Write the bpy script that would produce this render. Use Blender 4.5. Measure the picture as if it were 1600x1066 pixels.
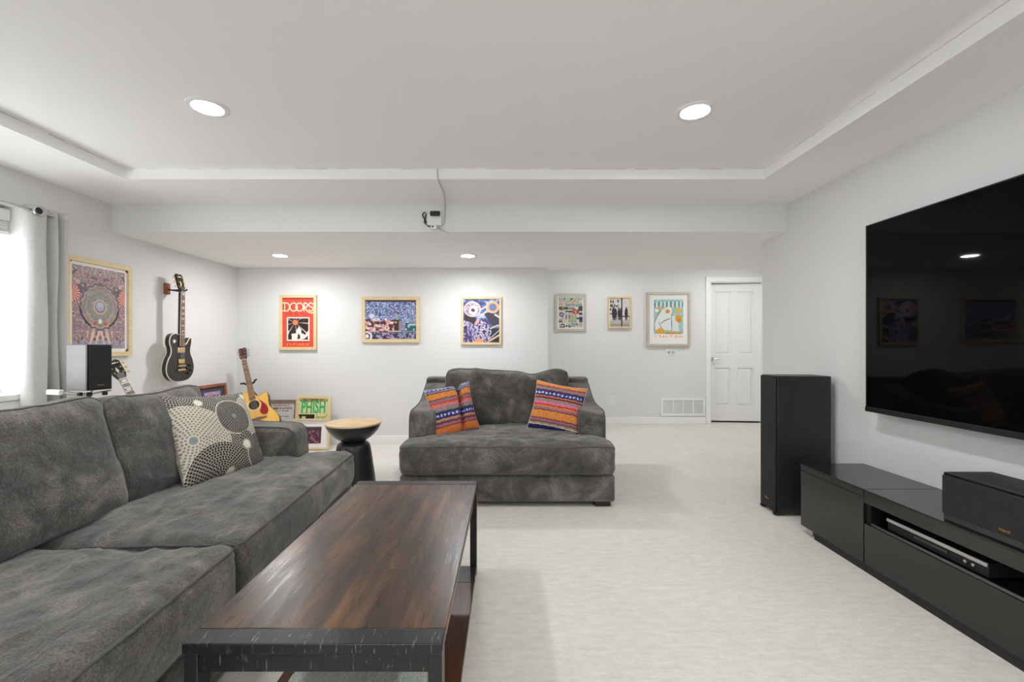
import bpy, bmesh, math, random
import numpy as np
from mathutils import Vector, Matrix, Euler
from mathutils.bvhtree import BVHTree

R = math.radians
scene = bpy.context.scene
COL = scene.collection
for o in list(bpy.data.objects):
    bpy.data.objects.remove(o)

# ------------------------------------------------------------------ camera
CAM_H = 1.138
cam_d = bpy.data.cameras.new('camera')
cam_d.sensor_width = 36.0
cam_d.lens = 680.0 / 1600.0 * 36.0
cam_d.shift_x = 8.0 / 1600.0
cam_d.shift_y = 6.0 / 1600.0
cam_d.clip_start = 0.03
cam = bpy.data.objects.new('camera', cam_d)
COL.objects.link(cam)
cam.location = (0, 0, CAM_H)
cam.rotation_euler = (R(90), 0, 0)
scene.camera = cam

# ------------------------------------------------------------------ world, exposure
world = bpy.data.worlds.new('world')
scene.world = world
world.use_nodes = True
bg = world.node_tree.nodes['Background']
bg.inputs[0].default_value = (0.97, 0.985, 1.0, 1)
bg.inputs[1].default_value = 3.9
LENS_STRENGTH = 205.0
vs = scene.view_settings
vs.view_transform = 'Standard'
vs.look = 'None'
vs.exposure = 0.57
vs.gamma = 1.0
vs.use_curve_mapping = False
try:
    scene.cycles.use_denoising = True
    scene.cycles.denoiser = 'OPENIMAGEDENOISE'
    scene.cycles.use_adaptive_sampling = True
    scene.cycles.adaptive_threshold = 0.02
    scene.cycles.max_bounces = 12
    scene.cycles.diffuse_bounces = 8
    scene.cycles.glossy_bounces = 4
    scene.cycles.caustics_reflective = False
    scene.cycles.caustics_refractive = False
    scene.cycles.sample_clamp_indirect = 6.0
except Exception:
    pass


# ------------------------------------------------------------------ colour and noise helpers
def lin(c):
    c = np.asarray(c, float) / 255.0
    return np.where(c <= 0.04045, c / 12.92, ((c + 0.055) / 1.055) ** 2.4)


def L(r, g, b):
    v = lin((r, g, b))
    return (float(v[0]), float(v[1]), float(v[2]), 1.0)


def _h(ix, iy, iz, seed):
    n = (ix * 374761393 + iy * 668265263 + iz * 2147483647 + seed * 144665) & 0x7fffffff
    n = ((n ^ (n >> 13)) * 1274126177) & 0x7fffffff
    n = ((n ^ (n >> 15)) * 668265263) & 0x7fffffff
    return ((n ^ (n >> 16)) & 0xffff) / 65535.0


def vnoise(x, y, z=0.0, seed=0):
    x, y, z = np.broadcast_arrays(np.asarray(x, float), np.asarray(y, float), np.asarray(z, float))
    ix, iy, iz = np.floor(x).astype(np.int64), np.floor(y).astype(np.int64), np.floor(z).astype(np.int64)
    fx, fy, fz = x - ix, y - iy, z - iz
    fx, fy, fz = [f * f * (3 - 2 * f) for f in (fx, fy, fz)]
    out = 0
    for a in (0, 1):
        for b in (0, 1):
            for c in (0, 1):
                w = (fx if a else 1 - fx) * (fy if b else 1 - fy) * (fz if c else 1 - fz)
                out = out + w * _h(ix + a, iy + b, iz + c, seed)
    return out


def fbm(x, y, z=0.0, seed=0, octv=4):
    s, a, t = 0, 1.0, 0
    for k in range(octv):
        s = s + a * vnoise(np.asarray(x) * 2 ** k, np.asarray(y) * 2 ** k, np.asarray(z) * 2 ** k, seed + k)
        t += a
        a *= 0.5
    return s / t


# ------------------------------------------------------------------ materials
MATS = {}


def nodes_of(name):
    m = bpy.data.materials.new(name)
    m.use_nodes = True
    nt = m.node_tree
    b = nt.nodes['Principled BSDF']
    MATS[name] = m
    return m, nt, b


def mat(name, col, rough=0.5, metal=0.0, noise=0.0, nscale=20.0, bump=0.0, bscale=200.0, ior=1.5, emit=None,
        estr=0.0, sheen=0.0, coat=0.0, stretch=(1, 1, 1), col2=None, spec=None):
    m, nt, b = nodes_of(name)
    b.inputs['Base Color'].default_value = col
    b.inputs['Roughness'].default_value = rough
    b.inputs['Metallic'].default_value = metal
    b.inputs['IOR'].default_value = ior
    if spec is not None:
        b.inputs['Specular IOR Level'].default_value = spec
    if sheen:
        b.inputs['Sheen Weight'].default_value = sheen
        b.inputs['Sheen Roughness'].default_value = 0.5
    if coat:
        b.inputs['Coat Weight'].default_value = coat
        b.inputs['Coat Roughness'].default_value = 0.05
    if emit:
        b.inputs['Emission Color'].default_value = emit
        b.inputs['Emission Strength'].default_value = estr
    tc = nt.nodes.new('ShaderNodeTexCoord')
    mp = nt.nodes.new('ShaderNodeMapping')
    mp.inputs['Scale'].default_value = stretch
    nt.links.new(tc.outputs['Object'], mp.inputs['Vector'])
    if noise or col2:
        n = nt.nodes.new('ShaderNodeTexNoise')
        n.inputs['Scale'].default_value = nscale
        n.inputs['Detail'].default_value = 5
        n.inputs['Roughness'].default_value = 0.6
        nt.links.new(mp.outputs[0], n.inputs['Vector'])
        cr = nt.nodes.new('ShaderNodeValToRGB')
        cr.color_ramp.elements[0].position = 0.3
        cr.color_ramp.elements[1].position = 0.7
        if col2:
            cr.color_ramp.elements[0].color = col
            cr.color_ramp.elements[1].color = col2
        else:
            cr.color_ramp.elements[0].color = tuple(c * (1 - noise) for c in col[:3]) + (1,)
            cr.color_ramp.elements[1].color = tuple(min(1, c * (1 + noise)) for c in col[:3]) + (1,)
        nt.links.new(n.outputs['Fac'], cr.inputs['Fac'])
        nt.links.new(cr.outputs['Color'], b.inputs['Base Color'])
    if bump:
        n2 = nt.nodes.new('ShaderNodeTexNoise')
        n2.inputs['Scale'].default_value = bscale
        n2.inputs['Detail'].default_value = 3
        nt.links.new(mp.outputs[0], n2.inputs['Vector'])
        bp = nt.nodes.new('ShaderNodeBump')
        bp.inputs['Strength'].default_value = bump
        bp.inputs['Distance'].default_value = 0.01
        nt.links.new(n2.outputs['Fac'], bp.inputs['Height'])
        nt.links.new(bp.outputs['Normal'], b.inputs['Normal'])
    return m


WALL = mat('wall_paint', (0.735, 0.735, 0.733, 1), 0.75, bump=0.04, bscale=120)
CEIL = mat('ceiling_paint', (0.90, 0.90, 0.898, 1), 0.8, bump=0.05, bscale=90)
TRIM = mat('trim_white', (0.87, 0.87, 0.865, 1), 0.4)
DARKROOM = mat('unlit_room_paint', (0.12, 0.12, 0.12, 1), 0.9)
PLASTIC_W = mat('white_plastic', (0.8, 0.8, 0.78, 1), 0.4)
BLACK = mat('black_plastic', (0.012, 0.012, 0.012, 1), 0.35)
MATBLACK = mat('matte_black', (0.012, 0.012, 0.013, 1), 0.6)
CHROME = mat('brushed_steel', (0.6, 0.6, 0.6, 1), 0.28, 1.0)
GOLD = mat('gold_hardware', (0.85, 0.6, 0.22, 1), 0.3, 1.0)
PALEWOOD = mat('pale_pine', L(214, 190, 142), 0.5, col2=L(228, 207, 163), nscale=9, stretch=(1, 1, 6))
BEIGEWOOD = mat('greyed_beige_wood', L(182, 174, 156), 0.5, col2=L(200, 192, 175), nscale=9)
REDWOOD = mat('reddish_brown_wood', L(120, 66, 38), 0.45, col2=L(170, 100, 60), nscale=12)
TAUPEWOOD = mat('taupe_wood', L(120, 104, 88), 0.5, col2=L(150, 134, 116), nscale=12)
WHITEPAPER = mat('white_paper', (0.82, 0.81, 0.79, 1), 0.8)
GREYMAT = mat('grey_mount_board', L(70, 72, 76), 0.8)
DARKWOODFOOT = mat('dark_foot_wood', L(30, 24, 22), 0.4)
GLOSSBLACK = mat('high_gloss_black', (0.008, 0.008, 0.008, 1), 0.09, ior=1.68)
GLASSTOP = mat('smoked_glass_top', (0.012, 0.012, 0.012, 1), 0.12, ior=1.55)
VINYLBLACK = mat('black_ash_veneer', (0.014, 0.014, 0.014, 1), 0.42, bump=0.12, bscale=60, stretch=(6, 6, 0.4))
GRILLE = mat('speaker_grille_cloth', (0.012, 0.012, 0.014, 1), 0.8, bump=0.3, bscale=900)
SCREEN = mat('tv_screen', (0.002, 0.002, 0.002, 1), 0.03, ior=1.2)
SILVERSIDE = mat('silver_speaker_vinyl', L(112, 112, 110), 0.35, noise=0.03)
CURTAIN = mat('grey_curtain_linen', L(196, 196, 194), 0.9, noise=0.05, nscale=60, bump=0.25, bscale=400, sheen=0.2)
LENS = mat('lamp_lens', (1, 1, 1, 1), 0.4, emit=(0.975, 0.985, 1.0, 1), estr=LENS_STRENGTH)
LENS_S = mat('soffit_lamp_lens', (1, 1, 1, 1), 0.4, emit=(0.975, 0.985, 1.0, 1), estr=LENS_STRENGTH * 1.32)
LENS_H = mat('hall_lamp_lens', (1, 1, 1, 1), 0.4, emit=(0.975, 0.985, 1.0, 1), estr=LENS_STRENGTH * 0.95)
LENS_H2 = mat('added_hall_lamp_lens', (1, 1, 1, 1), 0.4, emit=(0.975, 0.985, 1.0, 1), estr=LENS_STRENGTH * 0.7)
STOOLBLACK = mat('black_turned_wood', (0.018, 0.018, 0.021, 1), 0.34)
STOOLTOP = mat('pale_mango_wood', L(196, 160, 112), 0.42, col2=L(226, 202, 164), nscale=7, stretch=(1, 5, 5))
ROSEWOOD = mat('rosewood_fretboard', L(92, 60, 40), 0.5, col2=L(150, 112, 78), nscale=40)
SPRUCE = mat('golden_spruce', L(224, 170, 72), 0.3, col2=L(240, 192, 96), nscale=6, stretch=(20, 1, 20))
MAHOGANY = mat('dark_mahogany', L(70, 34, 20), 0.35)
REDGUARD = mat('red_tortoise', L(130, 14, 20), 0.2, col2=L(170, 26, 30), nscale=30)
CREAM = mat('cream_binding', L(232, 226, 208), 0.4)
PEARL = mat('pearl_inlay', L(236, 232, 222), 0.3)
EBONYGUITAR = mat('black_lacquer', (0.02, 0.018, 0.016, 1), 0.16)
AMBERGUITAR = mat('amber_maple', L(150, 84, 30), 0.2)
THROW = mat('sage_knit', L(150, 158, 150), 0.95, col2=L(196, 202, 192), nscale=120, bump=0.6, bscale=160)
GOLDINK = mat('gold_badge', L(214, 160, 70), 0.35, 0.6)


def print_mat():
    m, nt, b = nodes_of('printed_paper')
    a = nt.nodes.new('ShaderNodeVertexColor')
    a.layer_name = 'print'
    nt.links.new(a.outputs['Color'], b.inputs['Base Color'])
    b.inputs['Roughness'].default_value = 0.45
    m2, nt, b = nodes_of('printed_cloth')
    a = nt.nodes.new('ShaderNodeVertexColor')
    a.layer_name = 'print'
    nt.links.new(a.outputs['Color'], b.inputs['Base Color'])
    b.inputs['Roughness'].default_value = 0.9
    tc = nt.nodes.new('ShaderNodeTexCoord')
    n2 = nt.nodes.new('ShaderNodeTexNoise')
    n2.inputs['Scale'].default_value = 350
    nt.links.new(tc.outputs['Object'], n2.inputs['Vector'])
    bp = nt.nodes.new('ShaderNodeBump')
    bp.inputs['Strength'].default_value = 0.3
    bp.inputs['Distance'].default_value = 0.004
    nt.links.new(n2.outputs['Fac'], bp.inputs['Height'])
    nt.links.new(bp.outputs['Normal'], b.inputs['Normal'])
    return m, m2


PRINT, CLOTHPRINT = print_mat()


def ramp(nt, fac, stops):
    cr = nt.nodes.new('ShaderNodeValToRGB')
    e = cr.color_ramp.elements
    e[0].position, e[0].color = stops[0]
    e[1].position, e[1].color = stops[-1]
    for p, c in stops[1:-1]:
        k = e.new(p)
        k.color = c
    nt.links.new(fac, cr.inputs['Fac'])
    return cr.outputs['Color']


def noise(nt, vec, scale, detail=4, rough=0.55, dist=0.0):
    n = nt.nodes.new('ShaderNodeTexNoise')
    n.inputs['Scale'].default_value = scale
    n.inputs['Detail'].default_value = detail
    n.inputs['Roughness'].default_value = rough
    n.inputs['Distortion'].default_value = dist
    nt.links.new(vec, n.inputs['Vector'])
    return n.outputs['Fac']


def mapped(nt, scale=(1, 1, 1), rot=(0, 0, 0)):
    tc = nt.nodes.new('ShaderNodeTexCoord')
    mp = nt.nodes.new('ShaderNodeMapping')
    mp.inputs['Scale'].default_value = scale
    mp.inputs['Rotation'].default_value = rot
    nt.links.new(tc.outputs['Object'], mp.inputs['Vector'])
    return mp.outputs[0]


def mixc(nt, fac, a, b, mode='MIX'):
    mx = nt.nodes.new('ShaderNodeMix')
    mx.data_type = 'RGBA'
    mx.blend_type = mode
    for sock, v in ((mx.inputs[0], fac), (mx.inputs[6], a), (mx.inputs[7], b)):
        if hasattr(v, 'is_linked'):
            nt.links.new(v, sock)
        else:
            sock.default_value = v
    return mx.outputs[2]


def bumps(nt, b, items):
    prev = None
    for h, s, d in items:
        bp = nt.nodes.new('ShaderNodeBump')
        bp.inputs['Strength'].default_value = s
        bp.inputs['Distance'].default_value = d
        nt.links.new(h, bp.inputs['Height'])
        if prev is not None:
            nt.links.new(prev, bp.inputs['Normal'])
        prev = bp.outputs['Normal']
    nt.links.new(prev, b.inputs['Normal'])


def carpet_mat():
    m, nt, b = nodes_of('cream_carpet')
    v = mapped(nt)
    big = noise(nt, v, 1.6, 4)
    mid = noise(nt, mapped(nt, (12, 42, 12)), 1.0, 6, 0.78)
    fine = noise(nt, v, 260, 3, 0.7)
    c1 = ramp(nt, big, [(0.3, L(232, 227, 218)), (0.7, L(240, 236, 228))])
    c2 = ramp(nt, mid, [(0.34, (0.72, 0.71, 0.70, 1)), (0.60, (1, 1, 1, 1))])
    c3 = ramp(nt, fine, [(0.3, (0.80, 0.79, 0.78, 1)), (0.62, (1, 1, 1, 1))])
    c = mixc(nt, 0.55, c1, c2, 'MULTIPLY')
    c = mixc(nt, 0.75, c, c3, 'MULTIPLY')
    nt.links.new(c, b.inputs['Base Color'])
    b.inputs['Roughness'].default_value = 0.95
    b.inputs['Sheen Weight'].default_value = 0.15
    bumps(nt, b, [(fine, 0.5, 0.006), (noise(nt, v, 45, 4, 0.7), 0.35, 0.012)])
    return m


CARPET = carpet_mat()


def sofa_mat():
    m, nt, b = nodes_of('charcoal_chenille')
    v = mapped(nt)
    big = noise(nt, v, 5.0, 6, 0.65, 0.6)
    cl = noise(nt, v, 24, 4, 0.7, 0.3)
    fine = noise(nt, v, 170, 4, 0.8)
    c1 = ramp(nt, big, [(0.32, L(54, 52, 51)), (0.5, L(86, 84, 81)), (0.68, L(126, 123, 118))])
    c2 = ramp(nt, cl, [(0.3, (0.72, 0.72, 0.74, 1)), (0.7, (1.12, 1.11, 1.08, 1))])
    c3 = ramp(nt, fine, [(0.36, (0.22, 0.22, 0.23, 1)), (0.62, (1.6, 1.58, 1.55, 1))])
    c = mixc(nt, 0.6, c1, c2, 'MULTIPLY')
    c = mixc(nt, 0.8, c, c3, 'MULTIPLY')
    nt.links.new(c, b.inputs['Base Color'])
    b.inputs['Roughness'].default_value = 0.9
    b.inputs['Sheen Weight'].default_value = 0.35
    b.inputs['Sheen Roughness'].default_value = 0.45
    bumps(nt, b, [(fine, 0.55, 0.005), (cl, 0.35, 0.012), (noise(nt, mapped(nt, (1, 2.2, 1.6)), 6, 4, 0.6, 1.2), 0.30, 0.03)])
    return m


SOFA = sofa_mat()
PIPING = mat('charcoal_piping', L(86, 84, 82), 0.9, noise=0.2, nscale=80)


def tablewood_mat():
    m, nt, b = nodes_of('worn_walnut')
    v = mapped(nt, (9, 1.1, 1))
    g = noise(nt, v, 2.2, 3, 0.5, 0.4)
    st = noise(nt, mapped(nt, (60, 2.2, 1)), 2.0, 5, 0.7, 0.3)
    pt = noise(nt, mapped(nt, (2, 1, 1)), 3.2, 4, 0.6)
    c1 = ramp(nt, g, [(0.28, L(36, 27, 21)), (0.5, L(70, 50, 35)), (0.72, L(112, 80, 50))])
    c2 = ramp(nt, st, [(0.3, (0.55, 0.52, 0.5, 1)), (0.65, (1.15, 1.12, 1.1, 1))])
    c3 = ramp(nt, pt, [(0.35, (0.65, 0.62, 0.64, 1)), (0.65, (1.2, 1.15, 1.08, 1))])
    c = mixc(nt, 0.75, c1, c2, 'MULTIPLY')
    c = mixc(nt, 0.7, c, c3, 'MULTIPLY')
    nt.links.new(c, b.inputs['Base Color'])
    rr = ramp(nt, noise(nt, mapped(nt, (30, 2, 1)), 3, 4, 0.6), [(0.3, (0.25, 0.25, 0.25, 1)), (0.7, (0.36, 0.36, 0.36, 1))])
    nt.links.new(rr, b.inputs['Roughness'])
    bumps(nt, b, [(st, 0.05, 0.002), (noise(nt, mapped(nt, (3, 1, 1)), 5, 3, 0.5, 0.3), 0.10, 0.006)])
    return m


TABLEWOOD = tablewood_mat()


def blackworn_mat():
    m, nt, b = nodes_of('black_scratched_paint')
    s = noise(nt, mapped(nt, (80, 9, 9)), 2.4, 4, 0.75)
    c = ramp(nt, s, [(0.0, L(14, 15, 17)), (0.615, L(22, 24, 29)), (0.66, L(130, 130, 130)), (1.0, L(180, 180, 178))])
    nt.links.new(c, b.inputs['Base Color'])
    b.inputs['Roughness'].default_value = 0.32
    bumps(nt, b, [(s, 0.15, 0.004)])
    return m


BLACKWORN = blackworn_mat()
SHELFWOOD = mat('dark_shelf_wood', L(40, 22, 12), 0.35, col2=L(92, 52, 26), nscale=6, stretch=(4, 0.7, 1))


# ------------------------------------------------------------------ mesh helpers
class MB:
    def __init__(self):
        self.v, self.f = [], []

    def add(self, vs_, fs_):
        n = len(self.v)
        self.v += [tuple(p) for p in vs_]
        self.f += [tuple(i + n for i in f) for f in fs_]
        return self

    def box(self, x0, x1, y0, y1, z0, z1):
        return self.add([(x0, y0, z0), (x1, y0, z0), (x1, y1, z0), (x0, y1, z0), (x0, y0, z1), (x1, y0, z1), (x1, y1, z1), (x0, y1, z1)],
                        [(0, 3, 2, 1), (4, 5, 6, 7), (0, 1, 5, 4), (1, 2, 6, 5), (2, 3, 7, 6), (3, 0, 4, 7)])

    def cbox(self, c, s):
        return self.box(c[0] - s[0] / 2, c[0] + s[0] / 2, c[1] - s[1] / 2, c[1] + s[1] / 2, c[2] - s[2] / 2, c[2] + s[2] / 2)

    def lathe(self, prof, n=32, c=(0, 0, 0), axis='z', caps=True):
        vs_, fs_ = [], []
        for r, h in prof:
            for k in range(n):
                a = 2 * math.pi * k / n
                p = (r * math.cos(a), r * math.sin(a), h)
                if axis == 'x':
                    p = (p[2], p[0], p[1])
                elif axis == 'y':
                    p = (p[1], p[2], p[0])
                vs_.append((p[0] + c[0], p[1] + c[1], p[2] + c[2]))
        for i in range(len(prof) - 1):
            for k in range(n):
                a, b_ = i * n + k, i * n + (k + 1) % n
                fs_.append((a, b_, b_ + n, a + n))
        if caps:
            fs_.append(tuple(range(n))[::-1])
            fs_.append(tuple(range((len(prof) - 1) * n, len(prof) * n)))
        return self.add(vs_, fs_)

    def cyl(self, c, r, h, n=20, axis='z'):
        return self.lathe([(r, 0), (r, h)], n, c, axis)

    def tube(self, pts, r, n=8, closed=False):
        pts = [Vector(p) for p in pts]
        rs = r if isinstance(r, (list, tuple)) else [r] * len(pts)
        vs_, fs_ = [], []
        up = Vector((0, 0, 1))
        m = len(pts)
        prevx = None
        for i, p in enumerate(pts):
            if closed:
                t = pts[(i + 1) % m] - pts[i - 1]
            else:
                t = pts[min(i + 1, m - 1)] - pts[max(i - 1, 0)]
            t = t.normalized() if t.length > 1e-9 else Vector((0, 0, 1))
            if prevx is None:
                ref = up if abs(t.dot(up)) < 0.9 else Vector((1, 0, 0))
                x = t.cross(ref).normalized()
            else:
                x = (prevx - t * prevx.dot(t)).normalized()
            prevx = x
            y = t.cross(x)
            for k in range(n):
                a = 2 * math.pi * k / n
                vs_.append(p + (x * math.cos(a) + y * math.sin(a)) * rs[i])
        for i in range(m if closed else m - 1):
            j = (i + 1) % m
            for k in range(n):
                k2 = (k + 1) % n
                fs_.append((i * n + k, i * n + k2, j * n + k2, j * n + k))
        if not closed:
            fs_.append(tuple(range(n))[::-1])
            fs_.append(tuple(range((m - 1) * n, m * n)))
        return self.add(vs_, fs_)

    def prism(self, poly, d0, d1, axis='z'):
        """poly: 2-D outline; extruded from d0 to d1 along axis"""
        n = len(poly)

        def P(a, b_, d):
            return {'z': (a, b_, d), 'x': (d, a, b_), 'y': (a, d, b_)}[axis]
        vs_ = [P(a, b_, d0) for a, b_ in poly] + [P(a, b_, d1) for a, b_ in poly]
        fs_ = [tuple(range(n))[::-1], tuple(range(n, 2 * n))]
        for k in range(n):
            k2 = (k + 1) % n
            fs_.append((k, k2, k2 + n, k + n))
        return self.add(vs_, fs_)

    def mesh(self, name):
        me = bpy.data.meshes.new(name)
        me.from_pydata([tuple(p) for p in self.v], [], self.f)
        bm = bmesh.new()
        bm.from_mesh(me)
        bmesh.ops.recalc_face_normals(bm, faces=bm.faces)
        bm.to_mesh(me)
        bm.free()
        return me


def link(name, me, m, parent=None, smooth=False, bevel=0.0, seg=2):
    o = bpy.data.objects.new(name, me)
    COL.objects.link(o)
    if m is not None and not me.materials:
        me.materials.append(m)
    if parent is not None:
        o.parent = parent
    if smooth:
        for p in me.polygons:
            p.use_smooth = True
        try:
            me.set_sharp_from_angle(angle=R(42))
        except Exception:
            pass
    if bevel:
        b = o.modifiers.new('bevel', 'BEVEL')
        b.width = bevel
        b.segments = seg
        b.limit_method = 'ANGLE'
        b.angle_limit = R(40)
        for p in me.polygons:
            p.use_smooth = True
        try:
            me.set_sharp_from_angle(angle=R(60))
        except Exception:
            pass
        b.harden_normals = False
    return o


def obj(name, mb, m, parent=None, smooth=False, bevel=0.0, seg=2):
    return link(name, mb.mesh(name), m, parent, smooth, bevel, seg)


def thing(name, label, cat, loc=(0, 0, 0), rot=(0, 0, 0), group=None):
    o = bpy.data.objects.new(name, None)
    COL.objects.link(o)
    o.empty_display_size = 0.1
    o.location = loc
    o.rotation_euler = rot
    tag(o, label, cat, group)
    return o


def tag(o, label, cat, group=None):
    o['label'] = label
    o['category'] = cat
    if group:
        o['group'] = group
    return o


def struct(name, mb, m, label, cat, bevel=0.0, smooth=False):
    o = obj(name, mb, m, None, smooth, bevel)
    o['kind'] = 'structure'
    o['label'] = label
    o['category'] = cat
    return o


def text_part(name, body, size, m, parent, loc, xs=1.0, offset=0.0, depth=0.0004, face='-y', width=None):
    """raised lettering; local text plane faces -Y (face='-y') of its parent"""
    cu = bpy.data.curves.new('t', 'FONT')
    cu.body = body
    cu.size = size
    cu.align_x = 'CENTER'
    cu.align_y = 'CENTER'
    cu.extrude = depth
    cu.offset = offset
    cu.resolution_u = 3
    t = bpy.data.objects.new('t', cu)
    COL.objects.link(t)
    dg = bpy.context.evaluated_depsgraph_get()
    me = bpy.data.meshes.new_from_object(t.evaluated_get(dg))
    bpy.data.objects.remove(t)
    bpy.data.curves.remove(cu)
    n = len(me.vertices)
    co = np.empty(n * 3)
    me.vertices.foreach_get('co', co)
    co = co.reshape(-1, 3)
    if width:
        xs = width / max(1e-6, co[:, 0].max() - co[:, 0].min())
        co[:, 0] -= (co[:, 0].max() + co[:, 0].min()) / 2
    out = np.stack([co[:, 0] * xs, -co[:, 2], co[:, 1]], 1)
    me.vertices.foreach_set('co', out.ravel())
    me.materials.clear()
    me.name = name
    o = link(name, me, m, parent)
    o.location = loc
    return o


# ------------------------------------------------------------------ room dimensions (metres; camera at the origin, looking along +Y)
XL, XR = -3.10, 2.19
YB, YA = 5.00, 6.27          # back wall, recessed hall wall
YBEAM, YWEND = 3.41, 3.734
ZT, ZP, ZS = 2.31, 2.241, 2.023
TX0, TX1, TY1 = -2.54, 1.708, 2.896
YF = -2.5
WY0, WY1, WZ0, WZ1 = 1.50, 2.81, 0.82, 2.03
DX0, DX1, DZ = 2.93, 3.70, 2.05

struct('floor', MB().box(-3.4, 4.1, -2.7, 7.4, -0.1, 0), CARPET, 'cream cut pile wall to wall carpet', 'carpet')
struct('ceiling', MB().box(-3.4, 4.1, -2.7, 7.4, ZT, ZT + 0.1), CEIL, 'off-white raised tray ceiling above the seating', 'ceiling')
b = MB()
b.box(XL, TX0, YF, YBEAM, ZP, ZT).box(TX1, XR, YF, YBEAM, ZP, ZT).box(TX0, TX1, TY1, YBEAM, ZP, ZT).box(TX0, TX1, YF, -1.9, ZP, ZT)
struct('ceiling_border', b, CEIL, 'lower ceiling border running round the raised tray', 'ceiling')
b = MB()
b.box(XL, XR, YBEAM, YB, ZS, ZT).box(0.47, XR, YB, 5.12, ZS, ZT).box(XR, 3.95, YWEND, 5.12, ZS, ZT)
struct('trim_3', MB().box(XL, XR, YBEAM - 0.004, YBEAM - 0.0002, ZS, ZP), WALL, 'grey painted vertical face of the boxed soffit', 'trim')
struct('soffit', b, CEIL, 'wide boxed soffit crossing the room in front of the back wall', 'soffit')
# thin ragged caulk line where the tray meets its border
rnd = random.Random(4)
b = MB()
for (x0, y0, x1, y1) in ((TX0, -1.9, TX0, TY1), (TX0, TY1, TX1, TY1), (TX1, -1.9, TX1, TY1)):
    n = 60
    for k in range(n):
        if rnd.random() < 0.45:
            continue
        a, c = k / n, (k + 1) / n
        t = rnd.uniform(0.001, 0.003)
        xa, xb, ya, yb = x0 + (x1 - x0) * a, x0 + (x1 - x0) * c, y0 + (y1 - y0) * a, y0 + (y1 - y0) * c
        b.box(min(xa, xb) - t, max(xa, xb) + t, min(ya, yb) - t, max(ya, yb) + t, ZT - t, ZT + 0.001)
struct('trim_1', b, mat('grey_caulk', L(190, 190, 186), 0.9), 'ragged thin caulk line round the edge of the ceiling tray', 'trim')

b = MB()
b.box(XL - 0.25, XL, -2.7, WY0, -0.1, ZT).box(XL - 0.25, XL, WY1, 5.12, -0.1, ZT)
b.box(XL - 0.25, XL, WY0, WY1, -0.1, WZ0).box(XL - 0.25, XL, WY0, WY1, WZ1, ZT)
struct('wall_left', b, WALL, 'pale grey left wall with the window', 'wall')
struct('wall_right', MB().box(XR, XR + 0.12, -2.7, YWEND, -0.1, ZT), WALL, 'pale grey right wall behind the television', 'wall', bevel=0.006)
struct('wall_back', MB().box(XL - 0.25, 0.47, YB, YB + 0.12, -0.1, ZT), WALL, 'pale grey back wall behind the side table', 'wall')
struct('wall_return', MB().box(0.35, 0.47, YB + 0.12, YA + 0.1, -0.1, ZT), WALL, 'short side of the recess behind the loveseat', 'wall')
b = MB()
b.box(0.35, DX0, YA, YA + 0.12, -0.1, ZT).box(DX1, 4.07, YA, YA + 0.12, -0.1, ZT).box(DX0, DX1, YA, YA + 0.12, DZ, ZT)
struct('wall_hall', b, WALL, 'recessed hall wall with the white door', 'wall')
struct('wall_hall_right', MB().box(3.95, 4.07, 3.6, 7.4, -0.1, ZT), WALL, 'hall wall hidden behind the right wall', 'wall')
struct('wall_hall_near', MB().box(XR + 0.12, 4.07, YWEND - 0.12, YWEND, -0.1, ZT), WALL, 'hall wall turning away behind the tower speaker', 'wall')
RX0, RX1, RZ0, RZ1 = -1.8, 1.2, 0.75, 1.72
b = MB().box(-3.4, RX0, YF - 0.12, YF, -0.1, ZT).box(RX1, 2.4, YF - 0.12, YF, -0.1, ZT).box(RX0, RX1, YF - 0.12, YF, -0.1, RZ0).box(RX0, RX1, YF - 0.12, YF, RZ1, ZT)
struct('wall_front', b, WALL, 'wall behind the camera', 'wall')
b = MB()
b.box(2.55, 2.67, YA + 0.12, 7.4, 0, ZT).box(2.55, 3.95, 7.3, 7.42, 0, ZT)
struct('wall_closet', b, DARKROOM, 'dark room behind the hall door', 'wall')

BBH = 0.098
struct('baseboard_back', MB().box(XL, 0.47, YB - 0.014, YB, 0, BBH), TRIM, 'white baseboard along the back wall', 'baseboard', bevel=0.004)
struct('baseboard_hall', MB().box(0.47, DX0 - 0.07, YA - 0.014, YA, 0, BBH), TRIM, 'white baseboard along the hall wall', 'baseboard', bevel=0.004)
struct('baseboard_left', MB().box(XL, XL + 0.014, YF, YB - 0.014, 0, BBH), TRIM, 'white baseboard along the left wall', 'baseboard', bevel=0.004)
struct('baseboard_right', MB().box(XR - 0.014, XR, YF, YWEND, 0, BBH), TRIM, 'white baseboard along the television wall', 'baseboard', bevel=0.004)

# ------------------------------------------------------------------ window
wn = thing('window_1', 'white basement window with raised blind beside the curtain', 'window', (XL, 0, 0))
wn['kind'] = 'structure'
fx0, fx1 = -0.235, -0.175
b = MB()
b.box(fx0, fx1, WY0, WY0 + 0.05, WZ0, WZ1).box(fx0, fx1, WY1 - 0.05, WY1, WZ0, WZ1).box(fx0, fx1, WY0, WY1, WZ0, WZ0 + 0.05).box(fx0, fx1, WY0, WY1, WZ1 - 0.05, WZ1)
b.box(fx0, fx1, 2.13, 2.18, WZ0, WZ1)
obj('window_frame', b, TRIM, wn, bevel=0.005)
gm, gnt, gb = nodes_of('window_glass')
gtr = gnt.nodes.new('ShaderNodeBsdfTransparent')
ggl = gnt.nodes.new('ShaderNodeBsdfGlossy')
ggl.inputs['Roughness'].default_value = 0.02
gmx = gnt.nodes.new('ShaderNodeMixShader')
gmx.inputs[0].default_value = 0.06
gnt.links.new(gtr.outputs[0], gmx.inputs[1])
gnt.links.new(ggl.outputs[0], gmx.inputs[2])
gnt.links.new(gmx.outputs[0], gnt.nodes['Material Output'].inputs['Surface'])
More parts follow.
